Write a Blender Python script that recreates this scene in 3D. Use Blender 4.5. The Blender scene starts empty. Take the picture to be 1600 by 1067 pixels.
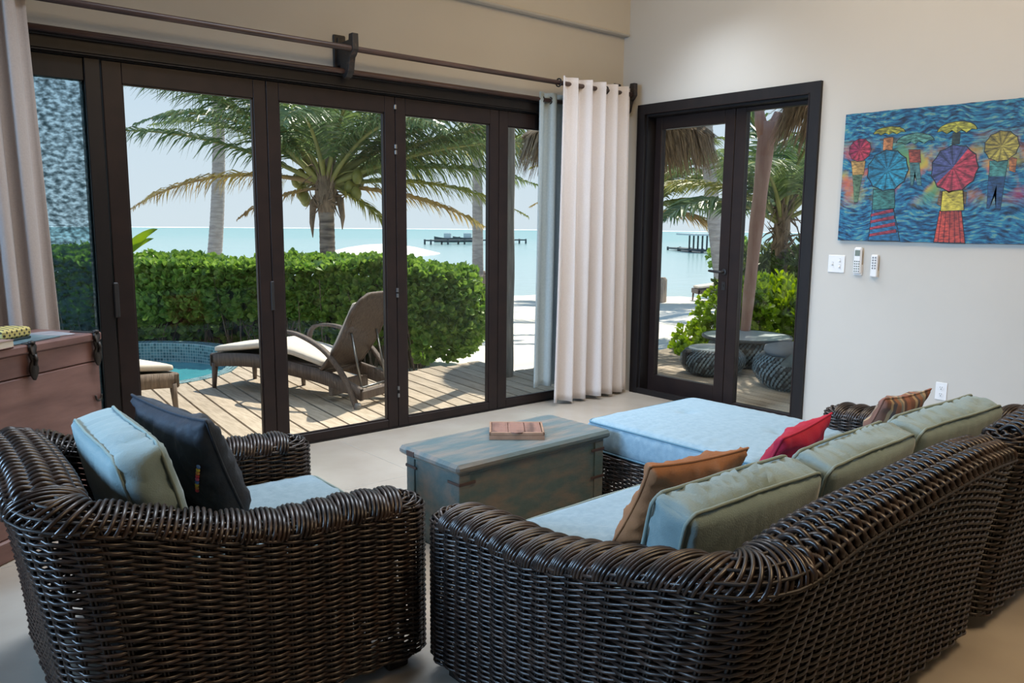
import bpy, math, random
import numpy as np
from mathutils import Vector, Matrix

random.seed(7)
rng = np.random.default_rng(7)
PI = math.pi
SC = bpy.context.scene
COL = SC.collection

# ------------------------------------------------------------------ camera
CAM = np.array([-5.6259, -4.9784, 1.5])
YAW, PITCH, ROLL, FPX = math.radians(40.392), math.radians(-8.325), math.radians(0.511), 1256.5
cy_, sy_, cp_, sp_ = math.cos(YAW), math.sin(YAW), math.cos(PITCH), math.sin(PITCH)
F = np.array([sy_ * cp_, cy_ * cp_, sp_]); R0 = np.array([cy_, -sy_, 0.0]); U0 = np.cross(R0, F)
RR = math.cos(ROLL) * R0 + math.sin(ROLL) * U0
UU = -math.sin(ROLL) * R0 + math.cos(ROLL) * U0
cam_d = bpy.data.cameras.new('camera'); cam = bpy.data.objects.new('camera', cam_d); COL.objects.link(cam)
cam_d.sensor_fit = 'HORIZONTAL'; cam_d.sensor_width = 36.0; cam_d.lens = FPX / 1600 * 36.0
cam_d.clip_start = 0.05; cam_d.clip_end = 2000
M4 = Matrix(((RR[0], UU[0], -F[0], CAM[0]), (RR[1], UU[1], -F[1], CAM[1]), (RR[2], UU[2], -F[2], CAM[2]), (0, 0, 0, 1)))
cam.matrix_world = M4
SC.camera = cam

# ------------------------------------------------------------------ world, sun, fill, exposure
SC.view_settings.view_transform = 'Standard'; SC.view_settings.look = 'None'
SC.view_settings.exposure = 0.0; SC.view_settings.gamma = 1.0; SC.view_settings.use_curve_mapping = False
W = bpy.data.worlds.new('sky'); SC.world = W; W.use_nodes = True
nt = W.node_tree; nt.nodes.clear()
tc = nt.nodes.new('ShaderNodeTexCoord'); sx = nt.nodes.new('ShaderNodeSeparateXYZ'); rp = nt.nodes.new('ShaderNodeValToRGB')
bg = nt.nodes.new('ShaderNodeBackground'); wo = nt.nodes.new('ShaderNodeOutputWorld')
nt.links.new(tc.outputs['Generated'], sx.inputs[0]); nt.links.new(sx.outputs['Z'], rp.inputs[0])
nt.links.new(rp.outputs[0], bg.inputs[0]); nt.links.new(bg.outputs[0], wo.inputs[0])
cr = rp.color_ramp
cr.elements[0].position = 0.0; cr.elements[0].color = (0.72, 0.82, 0.90, 1)
cr.elements[1].position = 1.0; cr.elements[1].color = (0.20, 0.40, 0.75, 1)
e = cr.elements.new(0.12); e.color = (0.66, 0.79, 0.91, 1)
e = cr.elements.new(0.4); e.color = (0.42, 0.62, 0.88, 1)
bg.inputs[1].default_value = 1.0

def light(name, kind, loc, energy, color, size=1.0, size_y=None, aim=None, angle=None):
    d = bpy.data.lights.new(name, kind); d.energy = energy; d.color = color
    if kind == 'AREA':
        d.shape = 'RECTANGLE'; d.size = size; d.size_y = size_y or size
    if kind == 'SUN' and angle: d.angle = angle
    o = bpy.data.objects.new(name, d); COL.objects.link(o); o.location = loc
    if aim is not None:
        o.rotation_euler = (Vector(aim) - Vector(loc)).to_track_quat('-Z', 'Y').to_euler()
    return o
SUNV = Vector((0.24, 0.10, 0.38)).normalized()
light('sun', 'SUN', tuple(SUNV * 30), 6.2, (1.0, 0.91, 0.78), aim=(0, 0, 0), angle=math.radians(0.6))
# added fill lights, no fixtures seen: glazed front, overhead, upper right wall, far left
fc = light('front_fill', 'AREA', (-2.7, -1.0, 3.4), 96, (0.78, 0.88, 1.0), 4.4, 0.6, aim=(-2.7, -1.35, 0)); fc.data.spread = math.radians(110)
light('overhead_fill', 'AREA', (-3.0, -4.9, 4.0), 84, (1.0, 0.72, 0.43), 1.6, 1.6, aim=(-2.2, -4.0, 0))
light('wall_fill', 'AREA', (-2.0, -2.6, 4.1), 38, (1.0, 0.70, 0.34), 1.2, 2.0, aim=(-0.3, -2.2, 2.6))
rw = light('left_fill', 'AREA', (-8.7, -1.6, 2.5), 62, (0.42, 0.68, 1.0), 2.2, 1.2, aim=(0, -2.6, 0.4)); rw.data.spread = math.radians(62)

# ------------------------------------------------------------------ helpers
def tag(o, label=None, cat=None, group=None, kind=None):
    if label: o['label'] = label
    if cat: o['category'] = cat
    if group: o['group'] = group
    if kind: o['kind'] = kind
    return o

def empty(name, loc=(0, 0, 0), rz=0.0, parent=None):
    o = bpy.data.objects.new(name, None); COL.objects.link(o); o.location = loc; o.rotation_euler = (0, 0, rz)
    o.empty_display_size = 0.1
    if parent: o.parent = parent
    return o

def link(name, me, m=None, parent=None):
    o = bpy.data.objects.new(name, me); COL.objects.link(o)
    if m is not None and not me.materials: me.materials.append(m)
    if parent is not None: o.parent = parent
    return o

def mesh_np(V, Q, smooth=True, T=None, name='mesh'):
    V = np.asarray(V, np.float32).reshape(-1, 3)
    me = bpy.data.meshes.new(name)
    Q = np.asarray(Q, np.int32).reshape(-1, 4) if Q is not None and len(Q) else np.zeros((0, 4), np.int32)
    T = np.asarray(T, np.int32).reshape(-1, 3) if T is not None and len(T) else np.zeros((0, 3), np.int32)
    nq, nt_ = len(Q), len(T)
    me.vertices.add(len(V)); me.vertices.foreach_set('co', V.ravel())
    me.loops.add(nq * 4 + nt_ * 3); me.loops.foreach_set('vertex_index', np.concatenate([Q.ravel(), T.ravel()]))
    me.polygons.add(nq + nt_)
    st = np.concatenate([np.arange(nq) * 4, nq * 4 + np.arange(nt_) * 3]).astype(np.int32)
    me.polygons.foreach_set('loop_start', st)
    me.polygons.foreach_set('use_smooth', np.full(nq + nt_, smooth, bool))
    me.update(calc_edges=True)
    return me

class MB:
    """collects simple shapes into one mesh"""
    def __init__(s): s.V = []; s.Q = []; s.T = []; s.n = 0
    def add(s, V, Q=(), T=()):
        V = np.asarray(V, float).reshape(-1, 3); s.V.append(V)
        if len(Q): s.Q.append(np.asarray(Q, int).reshape(-1, 4) + s.n)
        if len(T): s.T.append(np.asarray(T, int).reshape(-1, 3) + s.n)
        s.n += len(V); return s
    def box(s, a, b, bev=0.0, M=None):
        (x0, y0, z0), (x1, y1, z1) = a, b
        x0, x1 = min(x0, x1), max(x0, x1); y0, y1 = min(y0, y1), max(y0, y1); z0, z1 = min(z0, z1), max(z0, z1)
        if bev <= 0:
            V = [(x, y, z) for z in (z0, z1) for y in (y0, y1) for x in (x0, x1)]
            Q = [(0, 2, 3, 1), (4, 5, 7, 6), (0, 1, 5, 4), (2, 6, 7, 3), (0, 4, 6, 2), (1, 3, 7, 5)]
        else:
            b_ = min(bev, (x1 - x0) * .45, (y1 - y0) * .45, (z1 - z0) * .45)
            V = []; idx = {}
            for cx in (0, 1):
                for cyy in (0, 1):
                    for cz in (0, 1):
                        p = [x1 if cx else x0, y1 if cyy else y0, z1 if cz else z0]
                        sg = [-1 if cx else 1, -1 if cyy else 1, -1 if cz else 1]
                        for ax in range(3):
                            q = [p[k] + (0 if k == ax else sg[k] * b_) for k in range(3)]
                            idx[(cx, cyy, cz, ax)] = len(V); V.append(q)
            Q = []; T3 = []
            for ax in range(3):
                o1, o2 = [k for k in range(3) if k != ax]
                for sd in (0, 1):
                    ring = []
                    for (i, j) in ((0, 0), (1, 0), (1, 1), (0, 1)):
                        c = [0, 0, 0]; c[ax] = sd; c[o1] = i; c[o2] = j; ring.append(idx[(*c, ax)])
                    flip = (sd == 1) == (ax != 1)
                    Q.append(ring if flip else ring[::-1])
            for ax in range(3):   # edge bevels
                o1, o2 = [k for k in range(3) if k != ax]
                for i in (0, 1):
                    for j in (0, 1):
                        c0 = [0, 0, 0]; c1 = [0, 0, 0]; c1[ax] = 1
                        for c in (c0, c1): c[o1] = i; c[o2] = j
                        r = [idx[(*c0, o1)], idx[(*c1, o1)], idx[(*c1, o2)], idx[(*c0, o2)]]
                        Q.append(r)
            for cx in (0, 1):
                for cyy in (0, 1):
                    for cz in (0, 1): T3.append([idx[(cx, cyy, cz, k)] for k in range(3)])
            V = np.array(V); ctr = V.mean(0)
            def fix(f):
                p = V[list(f)]; n = np.cross(p[1] - p[0], p[2] - p[0])
                return list(f) if np.dot(n, p.mean(0) - ctr) > 0 else list(f)[::-1]
            Q = [fix(f) for f in Q]; T3 = [fix(f) for f in T3]
            if M is not None: V = xf(V, M)
            return s.add(V, Q, T3)
        V = np.array(V, float)
        if M is not None: V = xf(V, M)
        return s.add(V, Q)
    def tube(s, pts, r, k=8, closed=False, caps=True):
        P = np.asarray(pts, float); n = len(P)
        rr = np.full(n, r) if np.isscalar(r) else np.asarray(r, float)
        Tn = np.gradient(P, axis=0) if not closed else np.roll(P, -1, 0) - np.roll(P, 1, 0)
        Tn /= np.linalg.norm(Tn, axis=1)[:, None] + 1e-12
        ref = np.array([0, 0, 1.0]) if abs(Tn[:, 2]).mean() < .85 else np.array([1.0, 0, 0])
        A = np.cross(Tn, ref); A /= np.linalg.norm(A, axis=1)[:, None] + 1e-9; B = np.cross(A, Tn)
        a = np.linspace(0, 2 * PI, k, endpoint=False)
        V = P[:, None] + rr[:, None, None] * (np.cos(a)[None, :, None] * A[:, None] + np.sin(a)[None, :, None] * B[:, None])
        V = V.reshape(-1, 3); Q = []
        m = n if closed else n - 1
        for i in range(m):
            i2 = (i + 1) % n
            for j in range(k):
                j2 = (j + 1) % k; Q.append((i * k + j, i * k + j2, i2 * k + j2, i2 * k + j))
        T3 = []
        if caps and not closed:
            V = np.vstack([V, P[0], P[-1]]); c0, c1 = n * k, n * k + 1
            for j in range(k):
                j2 = (j + 1) % k; T3.append((c0, j2, j)); T3.append((c1, (n - 1) * k + j, (n - 1) * k + j2))
        return s.add(V, Q, T3)
    def lathe(s, prof, c=(0, 0, 0), k=24, caps=True):
        P = np.asarray(prof, float); n = len(P); a = np.linspace(0, 2 * PI, k, endpoint=False)
        V = np.stack([P[:, 0:1] * np.cos(a), P[:, 0:1] * np.sin(a), np.repeat(P[:, 1:2], k, 1)], -1).reshape(-1, 3) + np.array(c)
        Q = [(i * k + j, i * k + (j + 1) % k, (i + 1) * k + (j + 1) % k, (i + 1) * k + j) for i in range(n - 1) for j in range(k)]
        T3 = []
        if caps:
            V = np.vstack([V, [c[0], c[1], P[0, 1] + c[2]], [c[0], c[1], P[-1, 1] + c[2]]])
            for j in range(k):
                T3.append((n * k, (j + 1) % k, j)); T3.append((n * k + 1, (n - 1) * k + j, (n - 1) * k + (j + 1) % k))
        return s.add(V, Q, T3)
    def prism(s, poly, z0, z1, M=None):
        """closed polygon (x,y) extruded in z (fan from centroid)"""
        P = np.asarray(poly, float); n = len(P); c = P.mean(0)
        V = np.vstack([np.c_[P, np.full(n, z0)], np.c_[P, np.full(n, z1)], [[c[0], c[1], z0], [c[0], c[1], z1]]])
        Q = [(i, (i + 1) % n, n + (i + 1) % n, n + i) for i in range(n)]
        T3 = [(2 * n, (i + 1) % n, i) for i in range(n)] + [(2 * n + 1, n + i, n + (i + 1) % n) for i in range(n)]
        if M is not None: V = xf(V, M)
        return s.add(V, Q, T3)
    def mesh(s, smooth=False, name='mesh'):
        return mesh_np(np.vstack(s.V), np.vstack(s.Q) if s.Q else None, smooth, np.vstack(s.T) if s.T else None, name)
    def build(s, name, m, parent=None, smooth=False):
        return link(name, s.mesh(smooth, name), m, parent)

def xf(V, M):
    V = np.asarray(V, float); A = np.array(M, float)
    return V @ A[:3, :3].T + A[:3, 3]
def frame(o, ex, ey, ez):
    M = np.eye(4); M[:3, 0] = ex; M[:3, 1] = ey; M[:3, 2] = ez; M[:3, 3] = o; return M
def Rz(a): c, s = math.cos(a), math.sin(a); return np.array([[c, -s, 0, 0], [s, c, 0, 0], [0, 0, 1, 0], [0, 0, 0, 1.0]])
def boxo(name, a, b, m, parent=None, bev=0.0): return MB().box(a, b, bev).build(name, m, parent)
def copy_tree(o, parent=None):
    c = o.copy(); COL.objects.link(c); c.parent = parent
    for ch in list(o.children): copy_tree(ch, c)
    return c
def interp_path(pts, n, radius=None):
    """catmull-ish smooth resample"""
    P = np.asarray(pts, float); m = len(P); t = np.linspace(0, m - 1, n); out = []
    for u in t:
        i = min(int(u), m - 2); f = u - i
        p0 = P[max(i - 1, 0)]; p1 = P[i]; p2 = P[i + 1]; p3 = P[min(i + 2, m - 1)]
        out.append(.5 * ((2 * p1) + (-p0 + p2) * f + (2 * p0 - 5 * p1 + 4 * p2 - p3) * f * f + (-p0 + 3 * p1 - 3 * p2 + p3) * f ** 3))
    return np.array(out)

# ------------------------------------------------------------------ materials
def mat(name, col, rough=.5, metal=0.0, col2=None, nscale=8.0, stretch=(1, 1, 1), detail=4.0, bump=0.0, bscale=None, spec=.5,
        lo=.35, hi=.65, trans=0.0, sheen=0.0, coord='Object', rnd=0.0, sss=0.0):
    m = bpy.data.materials.new(name); m.use_nodes = True; t = m.node_tree; b = t.nodes['Principled BSDF']
    b.inputs['Base Color'].default_value = (*col, 1); b.inputs['Roughness'].default_value = rough
    b.inputs['Metallic'].default_value = metal; b.inputs['Specular IOR Level'].default_value = spec
    if trans: b.inputs['Transmission Weight'].default_value = trans
    if sheen: b.inputs['Sheen Weight'].default_value = sheen
    tcn = t.nodes.new('ShaderNodeTexCoord'); mp = t.nodes.new('ShaderNodeMapping'); mp.inputs['Scale'].default_value = stretch
    t.links.new(tcn.outputs[coord], mp.inputs[0])
    csock = None
    if col2 is not None:
        n = t.nodes.new('ShaderNodeTexNoise'); n.inputs['Scale'].default_value = nscale; n.inputs['Detail'].default_value = detail
        r = t.nodes.new('ShaderNodeValToRGB'); r.color_ramp.elements[0].position = lo; r.color_ramp.elements[1].position = hi
        r.color_ramp.elements[0].color = (*col, 1); r.color_ramp.elements[1].color = (*col2, 1)
        t.links.new(mp.outputs[0], n.inputs['Vector']); t.links.new(n.outputs[0], r.inputs[0]); csock = r.outputs[0]
    if rnd:
        oi = t.nodes.new('ShaderNodeObjectInfo'); hv = t.nodes.new('ShaderNodeHueSaturation')
        mr = t.nodes.new('ShaderNodeMapRange'); mr.inputs[3].default_value = 1 - rnd; mr.inputs[4].default_value = 1 + rnd
        t.links.new(oi.outputs['Random'], mr.inputs[0]); t.links.new(mr.outputs[0], hv.inputs['Value'])
        if csock: t.links.new(csock, hv.inputs['Color'])
        else: hv.inputs['Color'].default_value = (*col, 1)
        csock = hv.outputs[0]
    if csock: t.links.new(csock, b.inputs['Base Color'])
    if bump:
        n2 = t.nodes.new('ShaderNodeTexNoise'); n2.inputs['Scale'].default_value = bscale or nscale * 3; n2.inputs['Detail'].default_value = 5
        bp = t.nodes.new('ShaderNodeBump'); bp.inputs['Strength'].default_value = bump; bp.inputs['Distance'].default_value = .01
        t.links.new(mp.outputs[0], n2.inputs['Vector']); t.links.new(n2.outputs[0], bp.inputs['Height']); t.links.new(bp.outputs[0], b.inputs['Normal'])
    m['b'] = 1
    return m
def leafmat(name, col, col2, nscale=3.0, trans=.35, rough=.45):
    m = mat(name, col, rough, col2=col2, nscale=nscale, lo=.3, hi=.7, detail=2)
    t = m.node_tree; b = t.nodes['Principled BSDF']; out = t.nodes['Material Output']
    tr = t.nodes.new('ShaderNodeBsdfTranslucent'); mx = t.nodes.new('ShaderNodeMixShader'); mx.inputs[0].default_value = trans
    src = b.inputs['Base Color'].links[0].from_socket
    hs = t.nodes.new('ShaderNodeHueSaturation'); hs.inputs['Saturation'].default_value = 1.15; hs.inputs['Value'].default_value = 1.3
    t.links.new(src, hs.inputs['Color']); t.links.new(hs.outputs[0], tr.inputs[0])
    t.links.new(b.outputs[0], mx.inputs[1]); t.links.new(tr.outputs[0], mx.inputs[2]); t.links.new(mx.outputs[0], out.inputs['Surface'])
    return m
def glassmat(name, tint=(1, 1, 1), refl=.04, rough=0.0, wavy=0.0):
    m = bpy.data.materials.new(name); m.use_nodes = True; t = m.node_tree; t.nodes.remove(t.nodes['Principled BSDF']); out = t.nodes['Material Output']
    if wavy:
        a = t.nodes.new('ShaderNodeBsdfRefraction'); a.inputs['IOR'].default_value = 1.12; a.inputs['Roughness'].default_value = rough; a.inputs[0].default_value = (*tint, 1)
        n = t.nodes.new('ShaderNodeTexNoise'); n.inputs['Scale'].default_value = 26; n.inputs['Detail'].default_value = 3
        tcn = t.nodes.new('ShaderNodeTexCoord'); mp = t.nodes.new('ShaderNodeMapping'); mp.inputs['Scale'].default_value = (1, 1, 1.8)
        t.links.new(tcn.outputs['Object'], mp.inputs[0]); t.links.new(mp.outputs[0], n.inputs[0])
        bp = t.nodes.new('ShaderNodeBump'); bp.inputs['Strength'].default_value = 1; bp.inputs['Distance'].default_value = wavy
        t.links.new(n.outputs[0], bp.inputs['Height']); t.links.new(bp.outputs[0], a.inputs['Normal'])
    else:
        a = t.nodes.new('ShaderNodeBsdfTransparent'); a.inputs[0].default_value = (*tint, 1)
    g = t.nodes.new('ShaderNodeBsdfGlossy'); g.inputs['Roughness'].default_value = .02
    lw = t.nodes.new('ShaderNodeLayerWeight'); lw.inputs[0].default_value = .5
    pw = t.nodes.new('ShaderNodeMath'); pw.operation = 'POWER'; pw.inputs[1].default_value = 5
    ma = t.nodes.new('ShaderNodeMath'); ma.operation = 'MULTIPLY_ADD'; ma.inputs[1].default_value = .6; ma.inputs[2].default_value = refl
    t.links.new(lw.outputs['Facing'], pw.inputs[0]); t.links.new(pw.outputs[0], ma.inputs[0])
    mx = t.nodes.new('ShaderNodeMixShader'); t.links.new(ma.outputs[0], mx.inputs[0]); t.links.new(a.outputs[0], mx.inputs[1]); t.links.new(g.outputs[0], mx.inputs[2])
    t.links.new(mx.outputs[0], out.inputs['Surface']); return m

M_wall = mat('plaster', (.57, .545, .50), .85, col2=(.54, .515, .47), nscale=.9, bump=.15, bscale=2.2)
M_ceil = mat('ceiling_paint', (.78, .74, .66), .9)
M_floor = mat('polished_concrete', (.36, .31, .255), .26, col2=(.50, .45, .385), nscale=1.6, detail=8, bump=.12, bscale=9, lo=.3, hi=.72)
M_frame = mat('dark_frame', (.009, .008, .009), .45, col2=(.014, .011, .011), nscale=14, stretch=(1, 1, .2), bump=.05, spec=.3)
M_frame2 = mat('dark_frame_leaf', (.014, .009, .009), .42, col2=(.020, .012, .011), nscale=10, spec=.3)
M_rod = mat('bronze_wood', (.050, .030, .026), .35, col2=(.090, .050, .040), nscale=20, stretch=(.2, 1, 1))
M_bracket = mat('carved_black_wood', (.018, .015, .014), .5, col2=(.10, .06, .045), nscale=30, lo=.58, hi=.75)
M_glass = glassmat('window_glass', (.97, .985, .98), .014)
M_screen = glassmat('mottled_glass', (.74, .86, .90), .03)
def mottle(m):
    t = m.node_tree; out = t.nodes['Material Output']; src = out.inputs['Surface'].links[0].from_socket
    tcn = t.nodes.new('ShaderNodeTexCoord'); mp = t.nodes.new('ShaderNodeMapping'); mp.inputs['Scale'].default_value = (30, 1, 48); mp.inputs['Rotation'].default_value = (0, .35, 0)
    n = t.nodes.new('ShaderNodeTexNoise'); n.inputs['Scale'].default_value = 1.0; n.inputs['Detail'].default_value = 4; r = t.nodes.new('ShaderNodeMapRange'); r.inputs[1].default_value = .38; r.inputs[2].default_value = .68; r.inputs[3].default_value = .05; r.inputs[4].default_value = .80
    d = t.nodes.new('ShaderNodeBsdfDiffuse'); d.inputs[0].default_value = (.03, .07, .09, 1); mx = t.nodes.new('ShaderNodeMixShader')
    t.links.new(tcn.outputs['Object'], mp.inputs[0]); t.links.new(mp.outputs[0], n.inputs[0]); t.links.new(n.outputs[0], r.inputs[0]); t.links.new(r.outputs[0], mx.inputs[0]); t.links.new(src, mx.inputs[1]); t.links.new(d.outputs[0], mx.inputs[2]); t.links.new(mx.outputs[0], out.inputs['Surface'])
mottle(M_screen)
M_curt = mat('linen_white', (.60, .56, .555), .9, col2=(.635, .60, .595), nscale=120, bump=.2, bscale=300, sheen=.2)
M_curtL = mat('linen_taupe', (.42, .37, .35), .9, col2=(.45, .40, .38), nscale=120, bump=.2, bscale=300, sheen=.2)
M_curtG = mat('lining_grey', (.30, .37, .40), .8, col2=(.33, .40, .43), nscale=60)
M_wick = mat('wicker_dark', (.013, .009, .008), .33, col2=(.050, .030, .022), nscale=16, detail=3, lo=.38, hi=.72, spec=.62)
M_wickS = mat('wicker_stake', (.016, .012, .010), .5)
M_deckbox = mat('seat_deck', (.012, .010, .009), .8)
M_blue = mat('cushion_blue', (.19, .30, .375), .85, col2=(.23, .345, .42), nscale=40, bump=.18, bscale=220, sheen=.25)
M_bluef = mat('cushion_faded', (.185, .268, .280), .85, col2=(.23, .32, .33), nscale=5, bump=.18, bscale=220, sheen=.25)
M_pipe = mat('piping_blue', (.21, .27, .25), .8)
M_navy = mat('navy_cloth', (.006, .010, .018), .7, col2=(.014, .022, .036), nscale=9, bump=.25, bscale=60, sheen=.04)
M_orange = mat('orange_cloth', (.27, .115, .05), .8, col2=(.34, .145, .06), nscale=6, bump=.2, bscale=160)
M_red = mat('crimson_cloth', (.36, .006, .035), .8, col2=(.46, .010, .05), nscale=5, bump=.2, bscale=160)
M_chestg = mat('worn_teal_paint', (.070, .118, .122), .62, col2=(.19, .155, .125), nscale=6.5, stretch=(1, 1.6, 2.4), detail=12, lo=.40, hi=.74, bump=.5, bscale=18)
M_chestt = mat('worn_teal_top', (.10, .145, .155), .36, col2=(.24, .20, .17), nscale=6.0, stretch=(.7, 3.2, 1), detail=12, lo=.42, hi=.74, bump=.35, bscale=16)
M_chestdk = mat('iron_strap', (.06, .035, .03), .6)
M_trunkw = mat('reddish_chest', (.125, .062, .054), .36, col2=(.23, .125, .108), nscale=3.4, stretch=(.6, 1, 3), detail=6, bump=.1, bscale=20)
M_iron = mat('old_iron', (.05, .045, .042), .5, metal=.7)
M_box = mat('acacia_wood', (.26, .135, .10), .45, col2=(.11, .055, .04), nscale=7, stretch=(3, .6, 1), detail=4, lo=.5, hi=.68)
M_boxr = mat('light_wood', (.34, .20, .13), .5, col2=(.28, .16, .10), nscale=30)
M_white = mat('white_plastic', (.78, .78, .78), .35)
M_grey = mat('grey_plastic', (.22, .23, .24), .5)
M_lcd = mat('lcd', (.18, .22, .19), .3)
M_black = mat('black_matte', (.015, .015, .017), .5)
M_metal = mat('brushed_metal', (.32, .32, .32), .35, metal=1)
M_plank = mat('deck_wood', (.36, .29, .21), .75, col2=(.50, .41, .31), nscale=7, stretch=(6, .8, 1), detail=6, bump=.35, bscale=14, rnd=.14)
M_plankd = mat('deck_wood_red', (.24, .175, .16), .42, col2=(.30, .22, .20), nscale=7, stretch=(6, .8, 1), detail=6, bump=.2, bscale=14, rnd=.12)
M_sand = mat('sand', (.80, .765, .70), .95, col2=(.70, .66, .59), nscale=1.2, detail=8, bump=.9, bscale=2.5)
M_rattan = mat('lounger_rattan', (.085, .060, .048), .5, col2=(.15, .11, .088), nscale=1.5, stretch=(60, 60, 4), lo=.4, hi=.6, bump=.8, bscale=3)
M_rattanl = mat('lounger_rattan_light', (.26, .20, .155), .5, col2=(.15, .11, .085), nscale=1.5, stretch=(70, 70, 4), lo=.4, hi=.6, bump=.8, bscale=3)
M_matt = mat('mattress_beige', (.72, .66, .58), .9, col2=(.68, .62, .54), nscale=40)
M_foot = mat('rubber_grey', (.20, .20, .20), .6)
M_post = mat('weathered_post', (.26, .25, .235), .8, col2=(.40, .385, .36), nscale=7, stretch=(4, 4, .5), bump=.8, bscale=8)
M_postr = mat('reddish_post', (.36, .20, .155), .7, col2=(.45, .29, .23), nscale=5, stretch=(3, 3, .6), bump=.5, bscale=8)
M_thatch = mat('thatch', (.36, .27, .17), .9, col2=(.16, .115, .07), nscale=9, stretch=(3, 3, 1))
M_log = mat('palisade_log', (.46, .37, .30), .85, col2=(.32, .25, .20), nscale=8, stretch=(2, 2, .4), bump=.5, rnd=.15)
M_palmt = mat('palm_bark', (.34, .28, .23), .9, col2=(.10, .08, .07), nscale=4, stretch=(.6, .6, 4), bump=1, bscale=9)
M_palmt2 = mat('palm_bark_grey', (.42, .40, .385), .9, col2=(.29, .27, .26), nscale=4, stretch=(1, 1, 5), bump=1, bscale=9)
M_fr = leafmat('frond_green', (.12, .19, .065), (.25, .31, .13), 5, .38, .30)
M_frd = leafmat('frond_deep', (.075, .14, .06), (.18, .25, .12), 5, .34, .27)
M_fry = leafmat('frond_yellow', (.36, .31, .07), (.20, .26, .08), 1.2)
M_frb = leafmat('frond_dry', (.34, .22, .10), (.40, .33, .13), 1.5)
M_rach = mat('frond_stem', (.30, .29, .08), .6, col2=(.20, .22, .07), nscale=3)
M_rachd = mat('frond_stem_dry', (.33, .22, .10), .7)
M_coco = mat('coconut', (.28, .27, .06), .45, col2=(.20, .22, .05), nscale=6)
M_fiber = mat('palm_fibre', (.17, .12, .085), .95, col2=(.30, .22, .15), nscale=10, stretch=(3, 3, .6), bump=1, bscale=9)
M_hedge = leafmat('hedge_leaf', (.085, .20, .035), (.36, .50, .13), 16.0, .36, .34)
M_hedge2 = leafmat('shrub_leaf', (.20, .34, .035), (.36, .46, .06), 2.0, .42, .4)
M_under = leafmat('understory_leaf', (.07, .12, .03), (.16, .20, .06), 2.0, .3)
M_branch = mat('hedge_branch', (.13, .095, .065), .9, col2=(.21, .16, .12), nscale=8)
M_dark = mat('hedge_shade_fill', (.085, .075, .045), 1.0, col2=(.05, .06, .03), nscale=20)  # filler colour standing in for the shaded inside of the hedge
M_wov = mat('woven_dark', (.035, .045, .052), .5, col2=(.06, .075, .085), nscale=20)
M_wov2 = mat('woven_light', (.10, .15, .175), .5, col2=(.16, .22, .25), nscale=14)
M_tabt = mat('frosted_top', (.56, .63, .65), .3, spec=.6)
M_cushg = mat('seat_pad_grey', (.20, .21, .22), .9)
M_pier = mat('pier_wood', (.07, .085, .095), .8)
M_hut = mat('hut_white', (.55, .60, .63), .8)

# sea (colour follows the water's depth) and pool
def watermat(name, near, mid, far, d0, d1, rough=.18, bump=.4, bs=1.2):
    m = mat(name, near, rough, spec=.15); t = m.node_tree; b = t.nodes['Principled BSDF']
    tcn = t.nodes.new('ShaderNodeTexCoord'); s = t.nodes.new('ShaderNodeVectorMath'); s.operation = 'DOT_PRODUCT'; s.inputs[1].default_value = (.648, .762, 0)
    mr = t.nodes.new('ShaderNodeMapRange'); mr.inputs[1].default_value = d0; mr.inputs[2].default_value = d1
    r = t.nodes.new('ShaderNodeValToRGB'); r.color_ramp.elements[0].color = (*near, 1); r.color_ramp.elements[1].color = (*far, 1)
    e = r.color_ramp.elements.new(.35); e.color = (*mid, 1)
    n = t.nodes.new('ShaderNodeTexNoise'); n.inputs['Scale'].default_value = .02; n.inputs['Detail'].default_value = 3
    ad = t.nodes.new('ShaderNodeMath'); ad.operation = 'MULTIPLY_ADD'; ad.inputs[1].default_value = .3; 
    t.links.new(tcn.outputs['Object'], s.inputs[0]); t.links.new(s.outputs['Value'], mr.inputs[0]); t.links.new(tcn.outputs['Object'], n.inputs[0])
    t.links.new(n.outputs[0], ad.inputs[0]); t.links.new(mr.outputs[0], ad.inputs[2]); 
    sb = t.nodes.new('ShaderNodeMath'); sb.operation = 'SUBTRACT'; sb.inputs[1].default_value = .15
    t.links.new(ad.outputs[0], sb.inputs[0]); t.links.new(sb.outputs[0], r.inputs[0]); t.links.new(r.outputs[0], b.inputs['Base Color'])
    n2 = t.nodes.new('ShaderNodeTexNoise'); n2.inputs['Scale'].default_value = bs; n2.inputs['Detail'].default_value = 4
    bp = t.nodes.new('ShaderNodeBump'); bp.inputs['Strength'].default_value = bump; bp.inputs['Distance'].default_value = .1
    t.links.new(tcn.outputs['Object'], n2.inputs[0]); t.links.new(n2.outputs[0], bp.inputs['Height']); t.links.new(bp.outputs[0], b.inputs['Normal'])
    return m
M_sea = watermat('sea_water', (.37, .49, .49), (.19, .41, .405), (.11, .37, .37), 20, 300)
M_pool = mat('pool_water', (.055, .30, .34), .08, col2=(.08, .36, .40), nscale=3, bump=.5, bscale=4, spec=.5)
def tilemat(name):
    m = mat(name, (.1, .2, .22), .25); t = m.node_tree; b = t.nodes['Principled BSDF']
    tcn = t.nodes.new('ShaderNodeTexCoord'); v = t.nodes.new('ShaderNodeTexBrick'); v.offset = 0
    v.inputs['Scale'].default_value = 1; v.inputs['Brick Width'].default_value = .035; v.inputs['Row Height'].default_value = .035; v.inputs['Mortar Size'].default_value = .003
    v.inputs['Color1'].default_value = (.04, .12, .15, 1); v.inputs['Color2'].default_value = (.19, .36, .40, 1); v.inputs['Mortar'].default_value = (.45, .55, .56, 1)
    t.links.new(tcn.outputs['UV'], v.inputs[0]); t.links.new(v.outputs[0], b.inputs['Base Color']); return m
M_tile = tilemat('mosaic_tile')

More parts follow.
